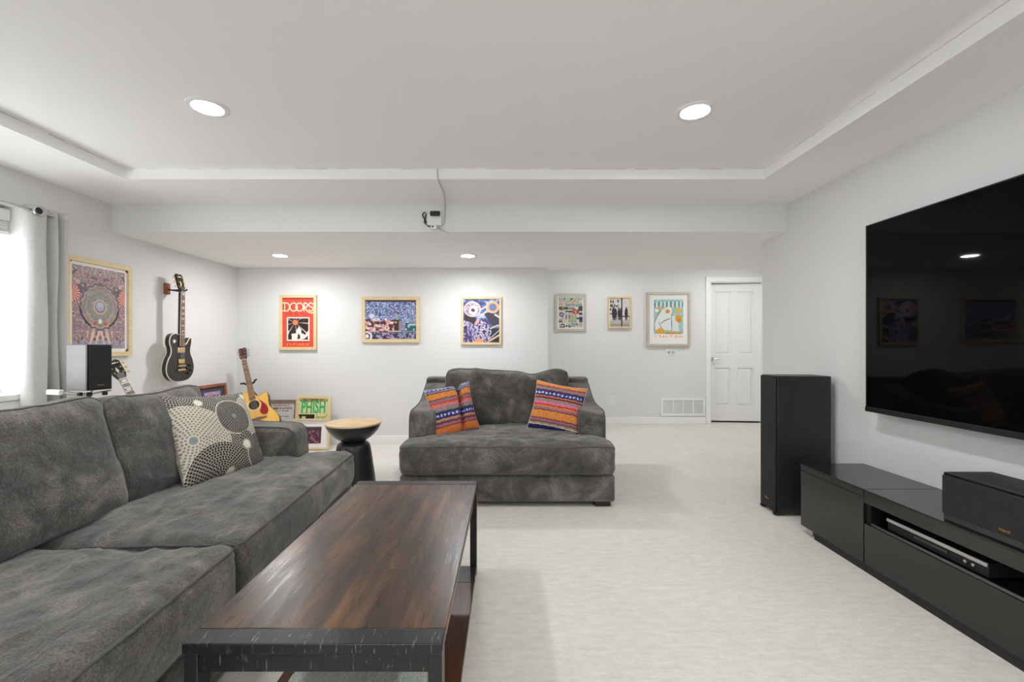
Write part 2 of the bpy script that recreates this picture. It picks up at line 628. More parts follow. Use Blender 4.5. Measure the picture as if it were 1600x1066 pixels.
for y0, y1 in ((WY0 + 0.05, 2.13), (2.18, WY1 - 0.05)):
    obj('pane', MB().box(-0.21, -0.204, y0, y1, WZ0 + 0.05, WZ1 - 0.05), gm, wn)
obj('window_sill', MB().box(-0.175, 0.03, WY0 - 0.02, WY1 + 0.005, WZ0 - 0.03, WZ0 + 0.008), TRIM, wn, bevel=0.006)
obj('apron', MB().box(0.001, 0.016, WY0, WY1, WZ0 - 0.10, WZ0 - 0.03), TRIM, wn, bevel=0.004)
obj('reveal_lining', MB().box(-0.175, 0.001, WY1 - 0.006, WY1 - 0.001, WZ0, WZ1).box(-0.175, 0.001, WY0, WY1, WZ1 - 0.006, WZ1 - 0.001), TRIM, wn)

w2 = thing('window_added', 'unseen wide window added behind the camera for frontal daylight', 'window', (0, YF, 0))  # invented window, lets soft world light in from behind the camera
w2['kind'] = 'structure'
b = MB().box(RX0, RX0 + 0.05, -0.1, -0.04, RZ0, RZ1).box(RX1 - 0.05, RX1, -0.1, -0.04, RZ0, RZ1).box(RX0, RX1, -0.1, -0.04, RZ0, RZ0 + 0.05).box(RX0, RX1, -0.1, -0.04, RZ1 - 0.05, RZ1).box(-0.33, -0.27, -0.1, -0.04, RZ0, RZ1)
obj('window_frame', b, TRIM, w2, bevel=0.005)
for x0_, x1_ in ((RX0 + 0.05, -0.33), (-0.27, RX1 - 0.05)):
    obj('pane', MB().box(x0_, x1_, -0.074, -0.068, RZ0 + 0.05, RZ1 - 0.05), gm, w2)

bl = thing('window_blind', 'white cellular blind pulled up to the top of the window', 'blind', (XL - 0.125, 0, 0))
obj('headrail', MB().box(-0.045, 0.035, WY0 + 0.02, WY1 - 0.012, 1.93, 2.005), PLASTIC_W, bl, bevel=0.006)
for k in range(4):
    z = 1.925 - k * 0.014
    obj('pleat', MB().prism([(-0.03, z), (0.02, z), (0.03, z - 0.006), (0.02, z - 0.012), (-0.03, z - 0.012), (-0.04, z - 0.006)], WY0 + 0.03, WY1 - 0.02, 'y'), WHITEPAPER, bl)
obj('bottom_rail', MB().box(-0.04, 0.032, WY0 + 0.025, WY1 - 0.014, 1.838, 1.865), PLASTIC_W, bl, bevel=0.005)

# ------------------------------------------------------------------ hall door
dr = thing('door_1', 'white four panel interior door standing slightly ajar in the hall', 'door', (DX1 - 0.012, YA + 0.05, 0), (0, 0, R(-6.0)))
dr['kind'] = 'structure'
DW, DH, DT = 0.748, 2.03, 0.035
x0, x1 = -DW, 0.0
st = 0.105


def dbox(nm, a, c, e, f, y0=0.0, y1=DT, bev=0.003):
    return obj(nm, MB().box(a, c, y0, y1, e, f), TRIM, dr, bevel=bev)


dbox('stile', x0, x0 + st, 0.026, DH)
dbox('stile', x1 - st, x1, 0.026, DH)
mid = (x0 + x1) / 2
dbox('stile', mid - 0.05, mid + 0.05, 0.25, DH - 0.115)
dbox('rail', x0 + st, x1 - st, DH - 0.115, DH)
dbox('rail', x0 + st, x1 - st, 0.026, 0.25)
dbox('rail', x0 + st, mid - 0.05, 0.80, 1.00)
dbox('rail', mid + 0.05, x1 - st, 0.80, 1.00)
for a, c in ((x0 + st, mid - 0.05), (mid + 0.05, x1 - st)):
    for e, f in ((0.25, 0.80), (1.00, DH - 0.115)):
        b = MB().box(a, c, 0.021, 0.027, e, f)
        i = 0.035
        b.add([(a + .008, 0.021, e + .008), (c - .008, 0.021, e + .008), (c - .008, 0.021, f - .008), (a + .008, 0.021, f - .008),
               (a + i, 0.005, e + i), (c - i, 0.005, e + i), (c - i, 0.005, f - i), (a + i, 0.005, f - i)],
              [(0, 1, 5, 4), (1, 2, 6, 5), (2, 3, 7, 6), (3, 0, 4, 7), (4, 5, 6, 7)])
        obj('panel', b, TRIM, dr)
hd = obj('handle', MB().cyl((x0 + 0.06, -0.012, 0.93), 0.026, 0.014, 20, 'y').tube([(x0 + 0.06, -0.01, 0.93), (x0 + 0.06, -0.05, 0.93), (x0 + 0.075, -0.055, 0.93), (x0 + 0.16, -0.05, 0.935)], 0.008), CHROME, dr, smooth=True)
hd['label'] = 'brushed steel lever handle'
b = MB()
obj_c = MB().box(DX0 - 0.068, DX0 + 0.002, YA - 0.018, YA + 0.002, 0, DZ + 0.068)
cs = thing('trim_2', 'white casing framing the hall door', 'trim', (0, 0, 0))
cs['kind'] = 'structure'
obj('casing_board', obj_c, TRIM, cs, bevel=0.005)
obj('casing_board', MB().box(DX1 - 0.002, DX1 + 0.068, YA - 0.018, YA + 0.002, 0, DZ + 0.068), TRIM, cs, bevel=0.005)
obj('casing_board', MB().box(DX0 - 0.068, DX1 + 0.068, YA - 0.0185, YA + 0.0015, DZ - 0.002, DZ + 0.068), TRIM, cs, bevel=0.005)
obj('jamb', MB().box(DX0, DX0 + 0.012, YA, YA + 0.12, 0, DZ), TRIM, cs)
obj('jamb', MB().box(DX1 - 0.012, DX1, YA, YA + 0.12, 0, DZ), TRIM, cs)
obj('jamb', MB().box(DX0, DX1, YA, YA + 0.12, DZ - 0.012, DZ), TRIM, cs)


# ------------------------------------------------------------------ recessed lights
def can_light(x, y, z, d, label, lens_m=None):
    t = thing('recessed_light', label, 'light', (x, y, z), group='recessed ceiling lights')
    r = d / 2
    ring = [(r, 0.0), (r, -0.004), (r - 0.004, -0.007), (r * 0.74, -0.007), (r * 0.69, -0.001), (r * 0.69, 0.0)]
    obj('trim_ring', MB().lathe(ring, 40), TRIM, t, smooth=True)
    obj('lens', MB().lathe([(r * 0.695, -0.0015), (r * 0.67, -0.0035), (r * 0.5, -0.005), (r * 0.2, -0.0055)], 32), lens_m or LENS, t, smooth=True)
    return t


can_light(-1.474, 2.144, ZT, 0.187, 'round recessed light in the tray ceiling above the sofa')
can_light(0.9425, 2.18, ZT, 0.187, 'round recessed light in the tray ceiling nearest the television')
can_light(-2.24, 4.30, ZS, 0.175, 'recessed light in the soffit near the hanging guitar', LENS_S)
can_light(-0.387, 4.31, ZS, 0.175, 'recessed light in the soffit in front of the portrait poster', LENS_S)
can_light(-1.474, 0.0, ZT, 0.187, 'added recessed tray light above the near end of the sofa, out of view')  # unseen lamp added to even out the light over the sofa
can_light(0.9425, 0.0, ZT, 0.187, 'added recessed tray light beside the camera, out of view')  # another added lamp, flattens the light around the camera
can_light(-0.27, -1.6, ZT, 0.187, 'added recessed tray light at the rear of the room, out of view')  # added as general fill from the rear of the room
can_light(3.05, 5.35, ZT, 0.175, 'recessed light in the hall in front of the white door, out of view', LENS_H)
can_light(1.35, 5.45, ZT, 0.175, 'added recessed light in the hall in front of the collage print, out of view', LENS_H2)  # extra hall lamp, added to brighten the recessed wall


# ------------------------------------------------------------------ cushions grown from rounded boxes
def rounded_box_bm(bm, x0, x1, y0, y1, z0, z1, r, M=None):
    g = bmesh.ops.create_cube(bm, size=1.0)
    vsn = g['verts']
    for v in vsn:
        v.co = Vector(((x0 + x1) / 2 + v.co.x * (x1 - x0), (y0 + y1) / 2 + v.co.y * (y1 - y0), (z0 + z1) / 2 + v.co.z * (z1 - z0)))
    ed = list({e for v in vsn for e in v.link_edges})
    res = bmesh.ops.bevel(bm, geom=ed, offset=r, segments=5, profile=0.5, affect='EDGES')


def grown(name, boxes, r, voxel, smooth_it, fn, m, parent):
    bm = bmesh.new()
    for bx_ in boxes:
        rounded_box_bm(bm, *bx_, r)
    me = bpy.data.meshes.new('tmp')
    bm.to_mesh(me)
    bm.free()
    t = bpy.data.objects.new('tmp', me)
    COL.objects.link(t)
    md = t.modifiers.new('r', 'REMESH')
    md.mode = 'VOXEL'
    md.voxel_size = voxel
    sm = t.modifiers.new('s', 'SMOOTH')
    sm.factor = 0.5
    sm.iterations = smooth_it
    dg = bpy.context.evaluated_depsgraph_get()
    out = bpy.data.meshes.new_from_object(t.evaluated_get(dg))
    bpy.data.objects.remove(t)
    bpy.data.meshes.remove(me)
    n = len(out.vertices)
    co = np.empty(n * 3)
    out.vertices.foreach_get('co', co)
    co = co.reshape(-1, 3)
    nr = np.empty(n * 3)
    out.vertices.foreach_get('normal', nr)
    nr = nr.reshape(-1, 3)
    co = fn(co, nr)
    out.vertices.foreach_set('co', co.ravel())
    out.update()
    out.materials.clear()
    for p in out.polygons:
        p.use_smooth = True
    out.name = name
    o = link(name, out, m, parent)
    return o


def piping_on(cushion, loop, r, lift=0.0, closed=True, step=0.02):
    """tube laid on the cushion surface along a loop of points"""
    me = cushion.data
    bv = BVHTree.FromPolygons([v.co[:] for v in me.vertices], [p.vertices[:] for p in me.polygons])
    pts = [Vector(p) for p in loop]
    dense = []
    m_ = len(pts)
    for i in range(m_ if closed else m_ - 1):
        a, c = pts[i], pts[(i + 1) % m_]
        n = max(1, int((c - a).length / step))
        for k in range(n):
            dense.append(a.lerp(c, k / n))
    if not closed:
        dense.append(pts[-1])
    snapped = []
    for p in dense:
        h = bv.find_nearest(p)
        snapped.append(h[0] + h[1] * lift)
    for _ in range(2):
        n = len(snapped)
        snapped = [(snapped[i - 1] + snapped[i] * 2 + snapped[(i + 1) % n]) / 4 if (closed or 0 < i < n - 1) else snapped[i] for i in range(n)]
    return obj('piping', MB().tube(snapped, r, 6, closed), PIPING, cushion, smooth=True)


def ridge(x, y, z, seed):
    n = fbm(x, y, z, seed, 3)
    return 1 - np.abs(2 * n - 1)


def make_sofa(root, w, seats, backs, seed, voxel=0.012):
    D = 1.17
    aw = 0.21
    hw = w / 2
    obj('base', MB().box(-hw + 0.004, hw - 0.004, 0.012, D - 0.005, 0.036, 0.222), SOFA, root, bevel=0.02, seg=3)
    obj('back', MB().box(-hw + 0.006, hw - 0.006, 1.0, D, 0.20, 0.838), SOFA, root, bevel=0.03, seg=4)
    prof = [(0.30, 0.20), (0.295, 0.40), (0.30, 0.56), (0.312, 0.60), (0.345, 0.626), (0.40, 0.634), (0.55, 0.638), (0.70, 0.652), (0.79, 0.682), (0.86, 0.718),
            (0.95, 0.765), (1.05, 0.81), (1.12, 0.836), (1.172, 0.842), (1.172, 0.20)]
    for s in (-1, 1):
        a0, a1 = (hw - aw, hw) if s > 0 else (-hw, -hw + aw)
        arm = obj('arm', MB().prism(prof, a0, a1, 'x'), SOFA, root, bevel=0.032, seg=4)
        for xx in (a0 + 0.012, a1 - 0.012):
            pts = [(xx, y + 0.006 if k == 0 else y, z - 0.004) for k, (y, z) in enumerate(prof[2:13])]
            obj('piping', MB().tube([(xx, 0.297, 0.30)] + pts, 0.0045, 6), PIPING, arm, smooth=True)
    for sx in (-1, 1):
        for y0, y1 in ((0.03, 0.13), (1.03, 1.13)):
            x = sx * (hw - 0.09)
            obj('foot', MB().box(x - 0.055, x + 0.055, y0, y1, 0.0, 0.05), DARKWOODFOOT, root, bevel=0.003)
    # seat cushions (T-shaped round the arms)
    zs0, zs1 = 0.222, 0.425
    xs = [-hw + k * w / seats for k in range(seats + 1)]
    for k in range(seats):
        a, c = xs[k] + (0.004 if k else 0), xs[k + 1] - (0.004 if k < seats - 1 else 0)
        ia = a if k else -hw + aw + 0.006
        ic = c if k < seats - 1 else hw - aw - 0.006
        boxes = [(ia, ic, 0.0, 0.93, zs0, zs1)]
        if ia != a or ic != c:
            boxes.append((a, c, 0.0, 0.288, zs0, zs1))
        cxm, hwm = (a + c) / 2, (c - a) / 2

        def fn(co, nr, cxm=cxm, hwm=hwm, k=k):
            x, y, z = co[:, 0], co[:, 1], co[:, 2]
            u = np.clip((x - cxm) / hwm, -1, 1)
            v = np.clip((y - 0.42) / 0.43, -1, 1)
            top = np.clip((z - zs0) / (zs1 - zs0), 0, 1)
            crown = np.clip((1 - u ** 4) * (1 - v ** 4), 0, 1) * 0.036 * top
            sd = seed * 17 + k * 5
            wr = ridge(x * 5 + 0.6 * fbm(x * 3, y * 3, 0, sd + 9), y * 9, z * 4, sd) ** 3 * 0.016
            lump = (fbm(x * 3.2, y * 3.2, z * 3, sd + 3, 3) - 0.5) * 0.028
            out = co + nr * ((wr + lump) * np.where(nr[:, 2] > 0.4, 1.0, 0.35))[:, None]
            out[:, 2] += crown
            # soft belly on the front face
            bel = np.clip(-nr[:, 1], 0, 1) * 0.018 * np.sin(np.clip(top, 0, 1) * math.pi) * (1 - np.abs(u) ** 6)
            out[:, 1] -= bel
            return np.maximum(out, np.array([[-9, -9, zs0 - 0.002]]))
        o = grown('seat_cushion', boxes, 0.048, voxel, 5, fn, SOFA, root)
        i = 0.006
        for zz, nm in ((zs1 - 0.004, 't'), (zs0 + 0.008, 'b')):
            loop = [(a + i, i, zz), (c - i, i, zz)]
            if ic != c:
                loop += [(c - i, 0.28, zz), (ic - i, 0.30, zz)]
            loop += [(ic - i, 0.62, zz)]
            loop2 = [(ia + i, 0.62, zz)]
            if ia != a:
                loop2 += [(ia + i, 0.30, zz), (a + i, 0.28, zz)]
            piping_on(o, loop2 + loop, 0.0055, 0.0015, closed=False)
    # back cushions
    bw = (w - 2 * aw - 0.01) / backs
    for k in range(backs):
        cx = -hw + aw + 0.005 + bw * (k + 0.5)
        hh, th, ww = 0.50, 0.24, bw - 0.006
        if seed == 1 and k == backs - 1:
            cx, ww = cx - 0.075, ww - 0.05
        if seed == 1 and k == backs - 2:
            cx -= 0.02
        if seed == 1 and k == backs - 1:
            hh = 0.487

        def fn2(co, nr, k=k, ww=ww, th=th, hh=hh):
            x, y, z = co[:, 0], co[:, 1], co[:, 2]
            u, v, q = x / (ww / 2), y / (th / 2), (z - hh / 2) / (hh / 2)
            puff = np.clip((1 - np.abs(u) ** 3) * (1 - np.abs(q) ** 3), 0, 1)
            sd = seed * 31 + k * 7
            lump = (fbm(x * 3, y * 3, z * 3, sd, 3) - 0.5) * 0.045
            wr = ridge(x * 6, y * 4, z * 8, sd + 2) ** 4 * 0.008
            out = co + nr * (lump + wr)[:, None]
            out[:, 1] += np.sign(v) * np.minimum(1, np.abs(v)) * puff * 0.035
            # sagging top edge, uneven from cushion to cushion
            top = np.clip(q, 0, 1)
            out[:, 2] += top * (0.014 * np.cos(u * 3.0 + k * 1.3 + seed) - 0.03 * np.clip(np.abs(u) - 0.8, 0, 1))
            if seed == 2:   # dented right shoulder of the loveseat cushion
                out[:, 2] -= top * 0.035 * np.exp(-((u - 0.42) / 0.16) ** 2)
                out[:, 2] += top * 0.012 * np.exp(-((u - 0.85) / 0.2) ** 2)
            return out
        o = grown('back_cushion', [(-ww / 2, ww / 2, -th / 2, th / 2, 0, hh)], 0.06, voxel, 5, fn2, SOFA, root)
        o.location = (cx, 0.755, 0.418)
        o.rotation_euler = (R(-15), 0, R((k - (backs - 1) / 2) * 1.5))
        i = 0.01
        loop = [(-ww / 2 + i, -th / 2 + i, i), (ww / 2 - i, -th / 2 + i, i), (ww / 2 - i, -th / 2 + i, hh - i), (-ww / 2 + i, -th / 2 + i, hh - i)]
        piping_on(o, loop, 0.0045, 0.0008)


sofa = thing('sofa', 'long charcoal chenille sofa along the left side with loose cushions', 'sofa', (-0.95, 1.55, 0), (0, 0, R(92.4)))
make_sofa(sofa, 2.67, 2, 3, 1)
love = thing('loveseat', 'charcoal chenille loveseat facing the camera in the middle of the room', 'loveseat', (0.003, 3.03, 0))
make_sofa(love, 1.52, 1, 1, 2)


# ------------------------------------------------------------------ throw pillows with printed cloth
def pillow(name, label, w, h, t, paint, loc, rot, N=90, crease=None, group=None, edge_m=None):
    s = np.linspace(-1, 1, N)
    U, V = np.meshgrid(s, s)
    bulge = np.clip((1 - U ** 2) * (1 - V ** 2), 0, 1) ** 0.42
    X = U * w / 2 * (1 - 0.07 * (1 - V ** 2) * np.abs(U) ** 3)
    Z = V * h / 2 * (1 - 0.07 * (1 - U ** 2) * np.abs(V) ** 3)
    th = bulge * t / 2
    wob = (fbm(U * 2.2, V * 2.2, 0, 77, 3) - 0.5) * 0.02 * bulge
    off = np.zeros_like(U)
    dent = np.zeros_like(U)
    if crease is not None:
        c0, depth = crease
        line = U - (c0 + 0.10 * V)
        dent = depth * np.exp(-(line / 0.075) ** 2) * (0.5 + 0.5 * np.clip((V + 1.0) / 1.2, 0, 1))
        Z = Z - 0.045 * np.exp(-(line / 0.12) ** 2) * np.clip(V, 0, 1)
        X = X - 0.05 * np.clip(line, 0, 1)
    front = np.stack([X, -th - wob + dent, Z], -1).reshape(-1, 3)
    back = np.stack([X, th + off, Z], -1).reshape(-1, 3)
    vsn = np.concatenate([front, back])
    idx = np.arange(N * N).reshape(N, N)
    q = np.stack([idx[:-1, :-1], idx[:-1, 1:], idx[1:, 1:], idx[1:, :-1]], -1).reshape(-1, 4)
    qb = q[:, ::-1] + N * N
    faces = np.concatenate([q, qb])
    me = bpy.data.meshes.new(name)
    me.from_pydata(vsn.tolist(), [], faces.tolist())
    rgb = paint((U.ravel() + 1) / 2, (V.ravel() + 1) / 2)
    cl = np.ones((2 * N * N, 4), np.float32)
    cl[:N * N, :3] = lin(rgb)
    cl[N * N:, :3] = lin(rgb)
    ca = me.color_attributes.new('print', 'FLOAT_COLOR', 'POINT')
    ca.data.foreach_set('color', cl.ravel())
    for p in me.polygons:
        p.use_smooth = True
    r_ = thing(name, label, 'pillow', loc, rot, group)
    body = link('pillow_cover', me, CLOTHPRINT, r_)
    ring = [front[i] for i in list(idx[0, :]) + list(idx[1:, -1]) + list(idx[-1, -2::-1]) + list(idx[-2:0:-1, 0])][::2]
    obj('piping', MB().tube([tuple(p) for p in ring], 0.004, 6, True), edge_m or PIPING, r_, smooth=True)
    return r_


def paint_medallions(u, v):
    asp = 1.0
    cream = np.array([196, 191, 176.0])
    dark = np.array([66, 62, 60.0])
    blue = np.array([132, 142, 146.0])
    col = np.tile(dark, (len(u), 1))
    # base: dark ground with small cream ticks
    def ticks(cx, cy, rings, per, ca=0.36, cb=0.30):
        dx, dy = u - cx, v - cy
        r = np.sqrt(dx * dx + dy * dy)
        th = np.arctan2(dy, dx)
        k = np.floor(r * rings)
        fr = r * rings - k
        n = np.maximum(6, np.round(per * (k + 0.5)))
        ph = (th / (2 * math.pi) * n + 0.5 * (k % 2)) % 1.0
        return (np.abs(fr - 0.5) < ca) & (np.abs(ph - 0.5) < cb), r
    tk, _ = ticks(0.1, 1.0, 44, 5.6, 0.26, 0.25)
    col[tk] = cream
    disks = [(1.02, 0.62, 0.34, 'c'), (0.12, 0.45, 0.40, 'c'), (0.36, 0.02, 0.36, 'd'), (0.64, 0.66, 0.225, 'g'),
             (0.95, 0.20, 0.26, 'g'), (0.72, 0.36, 0.11, 'd'), (0.30, 0.87, 0.052, 's'), (0.70, 0.31, 0.062, 's'), (0.47, 0.03, 0.06, 's'), (0.93, 0.93, 0.05, 's'), (0.12, 0.45, 0.055, 'b')]
    for cx, cy, rr, kd in disks:
        tk, r = ticks(cx, cy, {'c': 36, 'd': 38, 'g': 50}.get(kd, 30), {'c': 4.8, 'd': 5.0, 'g': 5.0}.get(kd, 4), {'c': 0.3, 'd': 0.42, 'g': 0.42}.get(kd, 0.3), {'c': 0.26, 'd': 0.38, 'g': 0.37}.get(kd, 0.3))
        ins = r < rr
        g, f_ = {'c': (cream, np.array([128, 116, 96.])), 'd': (cream * 0.92, np.array([36, 34, 33.])), 'g': (np.array([150, 145, 134.]), np.array([52, 50, 50.])),
                 's': (np.array([222, 216, 200.]), None), 'b': (blue, None)}[kd]
        col[ins] = g
        if f_ is not None:
            col[ins & tk] = f_
        rim = ins & (r > rr - 0.014)
        if kd in 'gbs':
            col[rim] = cream if kd != 's' else np.array([170, 164, 150.])
        if kd in 'cg':
            core = r < rr * 0.13
            col[core] = blue
    sh = 0.94 + 0.12 * fbm(u * 60, v * 60, 0, 5, 2)
    return np.clip(col * sh[:, None], 0, 255)


def paint_stripes(stops, motif):
    def fn(u, v):
        col = np.zeros((len(u), 3))
        t = 1 - v
        edges = np.cumsum([0] + [s_[0] for s_ in stops])
        edges = edges / edges[-1]
        tt = t + 0.004 * np.sin(u * 40) + 0.004 * (vnoise(u * 60, v * 9, 0, 3) - 0.5)
        for k, (wd, c) in enumerate(stops):
            m_ = (tt >= edges[k]) & (tt < edges[k + 1] + 1e-3)
            col[m_] = c
            if k in motif:
                loc = (tt - edges[k]) / (edges[k + 1] - edges[k])
                mm = m_ & (np.abs(loc - 0.5) < 0.17) & (((u * 13) % 1.0) < 0.62) & (vnoise(u * 45, v * 45, 0, 9) > 0.3)
                col[mm] = (196, 190, 222)
        col[tt < 0] = stops[0][1]
        col[tt >= edges[-1]] = stops[-1][1]
        g = 0.82 + 0.36 * vnoise(u * 70, v * 170, 0, 21)
        return np.clip(col * g[:, None], 0, 255)
    return fn


OR, OR2, NV, MR, GY, PK, RD, MV, BR = (214, 134, 66), (204, 114, 54), (38, 48, 108), (120, 40, 48), (146, 132, 122), (214, 112, 144), (190, 48, 44), (150, 108, 118), (96, 66, 56)
st_l = [(7, (60, 84, 150)), (3, GY), (2, MR), (12, OR), (2, BR), (6, MV), (2, RD), (3, OR2), (4, PK), (8, GY), (2, BR), (13, NV), (2, OR), (3, GY), (4, MR), (5, MV), (2, MR), (15, OR2), (4, MV)]
st_r = [(9, OR), (2, MR), (4, MV), (3, GY), (2, MR), (12, NV), (2, OR), (4, MR), (6, GY), (5, PK), (3, RD), (3, OR), (5, MV), (2, MR), (15, OR), (2, MR), (5, MV), (2, MR), (4, GY), (2, (220, 200, 150)), (9, (30, 30, 92))]
MEDPIPE = mat('grey_pillow_edge', L(120, 116, 108), 0.9)
PALEPIPE = mat('pale_pillow_edge', L(190, 180, 165), 0.9)
pillow('throw_pillow', 'black and cream medallion print throw pillow on the long sofa', 0.50, 0.48, 0.17, paint_medallions,
       (-1.565, 2.345, 0.648), (R(-25), R(4), R(76)), N=280, edge_m=MEDPIPE)
pillow('throw_pillow', 'orange and navy striped pillow slumped with a crease against the left arm of the loveseat', 0.41, 0.40, 0.14, paint_stripes(st_l, {11, 0}),
       (-0.415, 3.475, 0.622), (R(-20), R(-9), R(24)), N=130, crease=(0.22, 0.075), group='striped pillows on the loveseat', edge_m=PALEPIPE)
pillow('throw_pillow', 'orange and navy striped pillow standing square against the right arm of the loveseat', 0.415, 0.40, 0.14, paint_stripes(st_r, {5}),
       (0.405, 3.50, 0.628), (R(-20), R(9), R(-14)), N=130, group='striped pillows on the loveseat', edge_m=PALEPIPE)

# ------------------------------------------------------------------ coffee table
tb = thing('coffee_table', 'dark brown wooden coffee table with black frame in front of the sofa', 'table', (-0.448, 1.60, 0))
tw, tl, tz = 0.60, 1.20, 0.45
obj('table_top', MB().box(-tw / 2, tw / 2, -tl / 2 + 0.056, tl / 2 - 0.056, tz - 0.024, tz), TABLEWOOD, tb, bevel=0.0025)
for s in (-1, 1):
    y = s * (tl / 2 - 0.0275)
    o = obj('end_board', MB().box(-tw / 2, tw / 2, y - 0.0275, y + 0.0275, tz - 0.024, tz + 0.0008), BLACKWORN, tb, bevel=0.003)
    o['label'] = 'black scratched end board'
    obj('apron', MB().box(-tw / 2 + 0.03, tw / 2 - 0.03, s * (tl / 2 - 0.022) - 0.012, s * (tl / 2 - 0.022) + 0.012, tz - 0.072, tz - 0.024), BLACKWORN, tb, bevel=0.002)
    for sx in (-1, 1):
        x = sx * (tw / 2 - 0.018)
        obj('leg', MB().box(x - 0.016, x + 0.016, y - 0.0235, y + 0.0235, 0, tz - 0.0245), BLACK, tb, bevel=0.002)
# lower shelf near the carpet, with black ends
obj('shelf', MB().box(-tw / 2 + 0.002, tw / 2 - 0.002, -tl / 2 + 0.17, tl / 2 - 0.20, 0.024, 0.046), SHELFWOOD, tb, bevel=0.002)
obj('shelf_end', MB().box(-tw / 2 + 0.002, tw / 2 - 0.002, tl / 2 - 0.20, tl / 2 - 0.052, 0.024, 0.047), BLACK, tb, bevel=0.002)
obj('shelf_end', MB().box(-tw / 2 + 0.002, tw / 2 - 0.002, -tl / 2 + 0.052, -tl / 2 + 0.17, 0.024, 0.047), BLACK, tb, bevel=0.002)


# folded knit throw on the shelf (seen under the front rail)
def throw_fn(co, nr):
    return co + nr * ((fbm(co[:, 0] * 12, co[:, 1] * 12, co[:, 2] * 12, 3, 3) - 0.5) * 0.02)[:, None]


t = grown('folded_throw', [(-0.215, 0.215, -0.14, 0.14, 0.0, 0.03), (-0.21, 0.212, -0.135, 0.137, 0.028, 0.056)], 0.013, 0.008, 2, throw_fn, THROW, None)
t.location = (-0.462, 1.44, 0.056)
tag(t, 'pale sage knitted throw folded on the lower shelf of the coffee table', 'throw')
# ------------------------------------------------------------------ side table
sd = thing('side_table', 'round hourglass side table with pale wood top and black base', 'side table', (-1.228, 3.487, 0))
obj('pedestal', MB().lathe([(0.172, 0.0), (0.174, 0.012), (0.160, 0.12), (0.146, 0.22), (0.134, 0.30), (0.126, 0.335), (0.112, 0.356), (0.092, 0.366), (0.086, 0.372)], 56), STOOLBLACK, sd, smooth=True)
obj('bowl', MB().lathe([(0.086, 0.371), (0.100, 0.378), (0.132, 0.397), (0.163, 0.424), (0.190, 0.457), (0.206, 0.487), (0.211, 0.503)], 56), STOOLBLACK, sd, smooth=True)
obj('wooden_top', MB().lathe([(0.206, 0.5032), (0.2135, 0.505), (0.2155, 0.511), (0.2140, 0.518), (0.207, 0.5205), (0.05, 0.5205)], 56), STOOLTOP, sd, smooth=True)

# ------------------------------------------------------------------ television
tv = thing('television', 'very large flat black television mounted on the right wall', 'television', (XR, 0, 0))
ty0, ty1, tz0, tz1 = 0.62, 2.545, 0.751, 1.834
obj('housing', MB().box(-0.088, -0.05, ty0 + 0.004, ty1 - 0.004, tz0 + 0.012, tz1 - 0.004), BLACK, tv, bevel=0.006)
obj('rear_housing', MB().box(-0.05, -0.028, ty0 + 0.25, ty1 - 0.25, tz0 + 0.14, tz1 - 0.16), BLACK, tv, bevel=0.01)
obj('wall_mount', MB().box(-0.028, -0.0005, ty0 + 0.6, ty1 - 0.6, tz0 + 0.35, tz1 - 0.35), MATBLACK, tv)
obj('screen', MB().box(-0.0905, -0.088, ty0 + 0.007, ty1 - 0.007, tz0 + 0.028, tz1 - 0.007), SCREEN, tv)
for nm, a in (('bezel', (-0.093, -0.080, ty0, ty0 + 0.007, tz0, tz1)), ('bezel', (-0.093, -0.080, ty1 - 0.007, ty1, tz0, tz1)),
              ('bezel', (-0.093, -0.080, ty0, ty1, tz1 - 0.007, tz1)), ('bezel', (-0.097, -0.070, ty0, ty1, tz0, tz0 + 0.028))):
    obj(nm, MB().box(*a), BLACK, tv, bevel=0.002)

# ------------------------------------------------------------------ media cabinets
CX0, CX1 = 1.785, 2.168


def cab_root(name, label, y):
    return thing(name, label, 'cabinet', (CX0, y, 0))


c1 = cab_root('media_cabinet', 'glossy black closed media cabinet next to the tower speaker', 2.177)
W1 = 2.644 - 2.177
dp = CX1 - CX0
obj('body', MB().box(0.02, dp, 0.002, W1, 0.042, 0.392), BLACK, c1, bevel=0.002)
obj('door', MB().box(0.0, 0.019, 0.003, W1 - 0.001, 0.046, 0.375), GLOSSBLACK, c1, bevel=0.0015)
obj('top_panel', MB().box(0.0, dp, 0.002, W1, 0.3775, 0.409), GLOSSBLACK, c1, bevel=0.0015)
obj('glass_top', MB().box(-0.003, dp, 0.001, W1 + 0.002, 0.4095, 0.417), GLASSTOP, c1, bevel=0.0015)
obj('plinth', MB().box(0.012, dp - 0.05, 0.002, W1 - 0.10, 0.0, 0.042), MATBLACK, c1)
obj('foot', MB().box(0.03, 0.07, W1 - 0.06, W1 - 0.02, 0.0, 0.042), CHROME, c1, bevel=0.002)

c2 = cab_root('media_cabinet', 'long glossy black media cabinet with an open shelf below the television', 0.977)
W2 = 1.2
obj('back_panel', MB().box(dp - 0.012, dp, 0, W2, 0.042, 0.392), BLACK, c2)
obj('side_panel', MB().box(0.02, dp - 0.012, W2 - 0.018, W2 - 0.001, 0.042, 0.349), BLACK, c2)
obj('side_panel', MB().box(0.02, dp - 0.012, 0.001, 0.018, 0.042, 0.349), BLACK, c2)
obj('bottom_panel', MB().box(0.02, dp - 0.012, 0.018, W2 - 0.018, 0.042, 0.06), BLACK, c2)
obj('shelf', MB().box(0.012, dp - 0.012, 0.018, W2 - 0.018, 0.228, 0.244), GLOSSBLACK, c2, bevel=0.001)
obj('top_panel', MB().box(0.0, dp, 0.001, W2 - 0.002, 0.349, 0.409), GLOSSBLACK, c2, bevel=0.0015)
obj('glass_top', MB().box(-0.003, dp, 0.0, W2 - 0.002, 0.4095, 0.417), GLASSTOP, c2, bevel=0.0015)
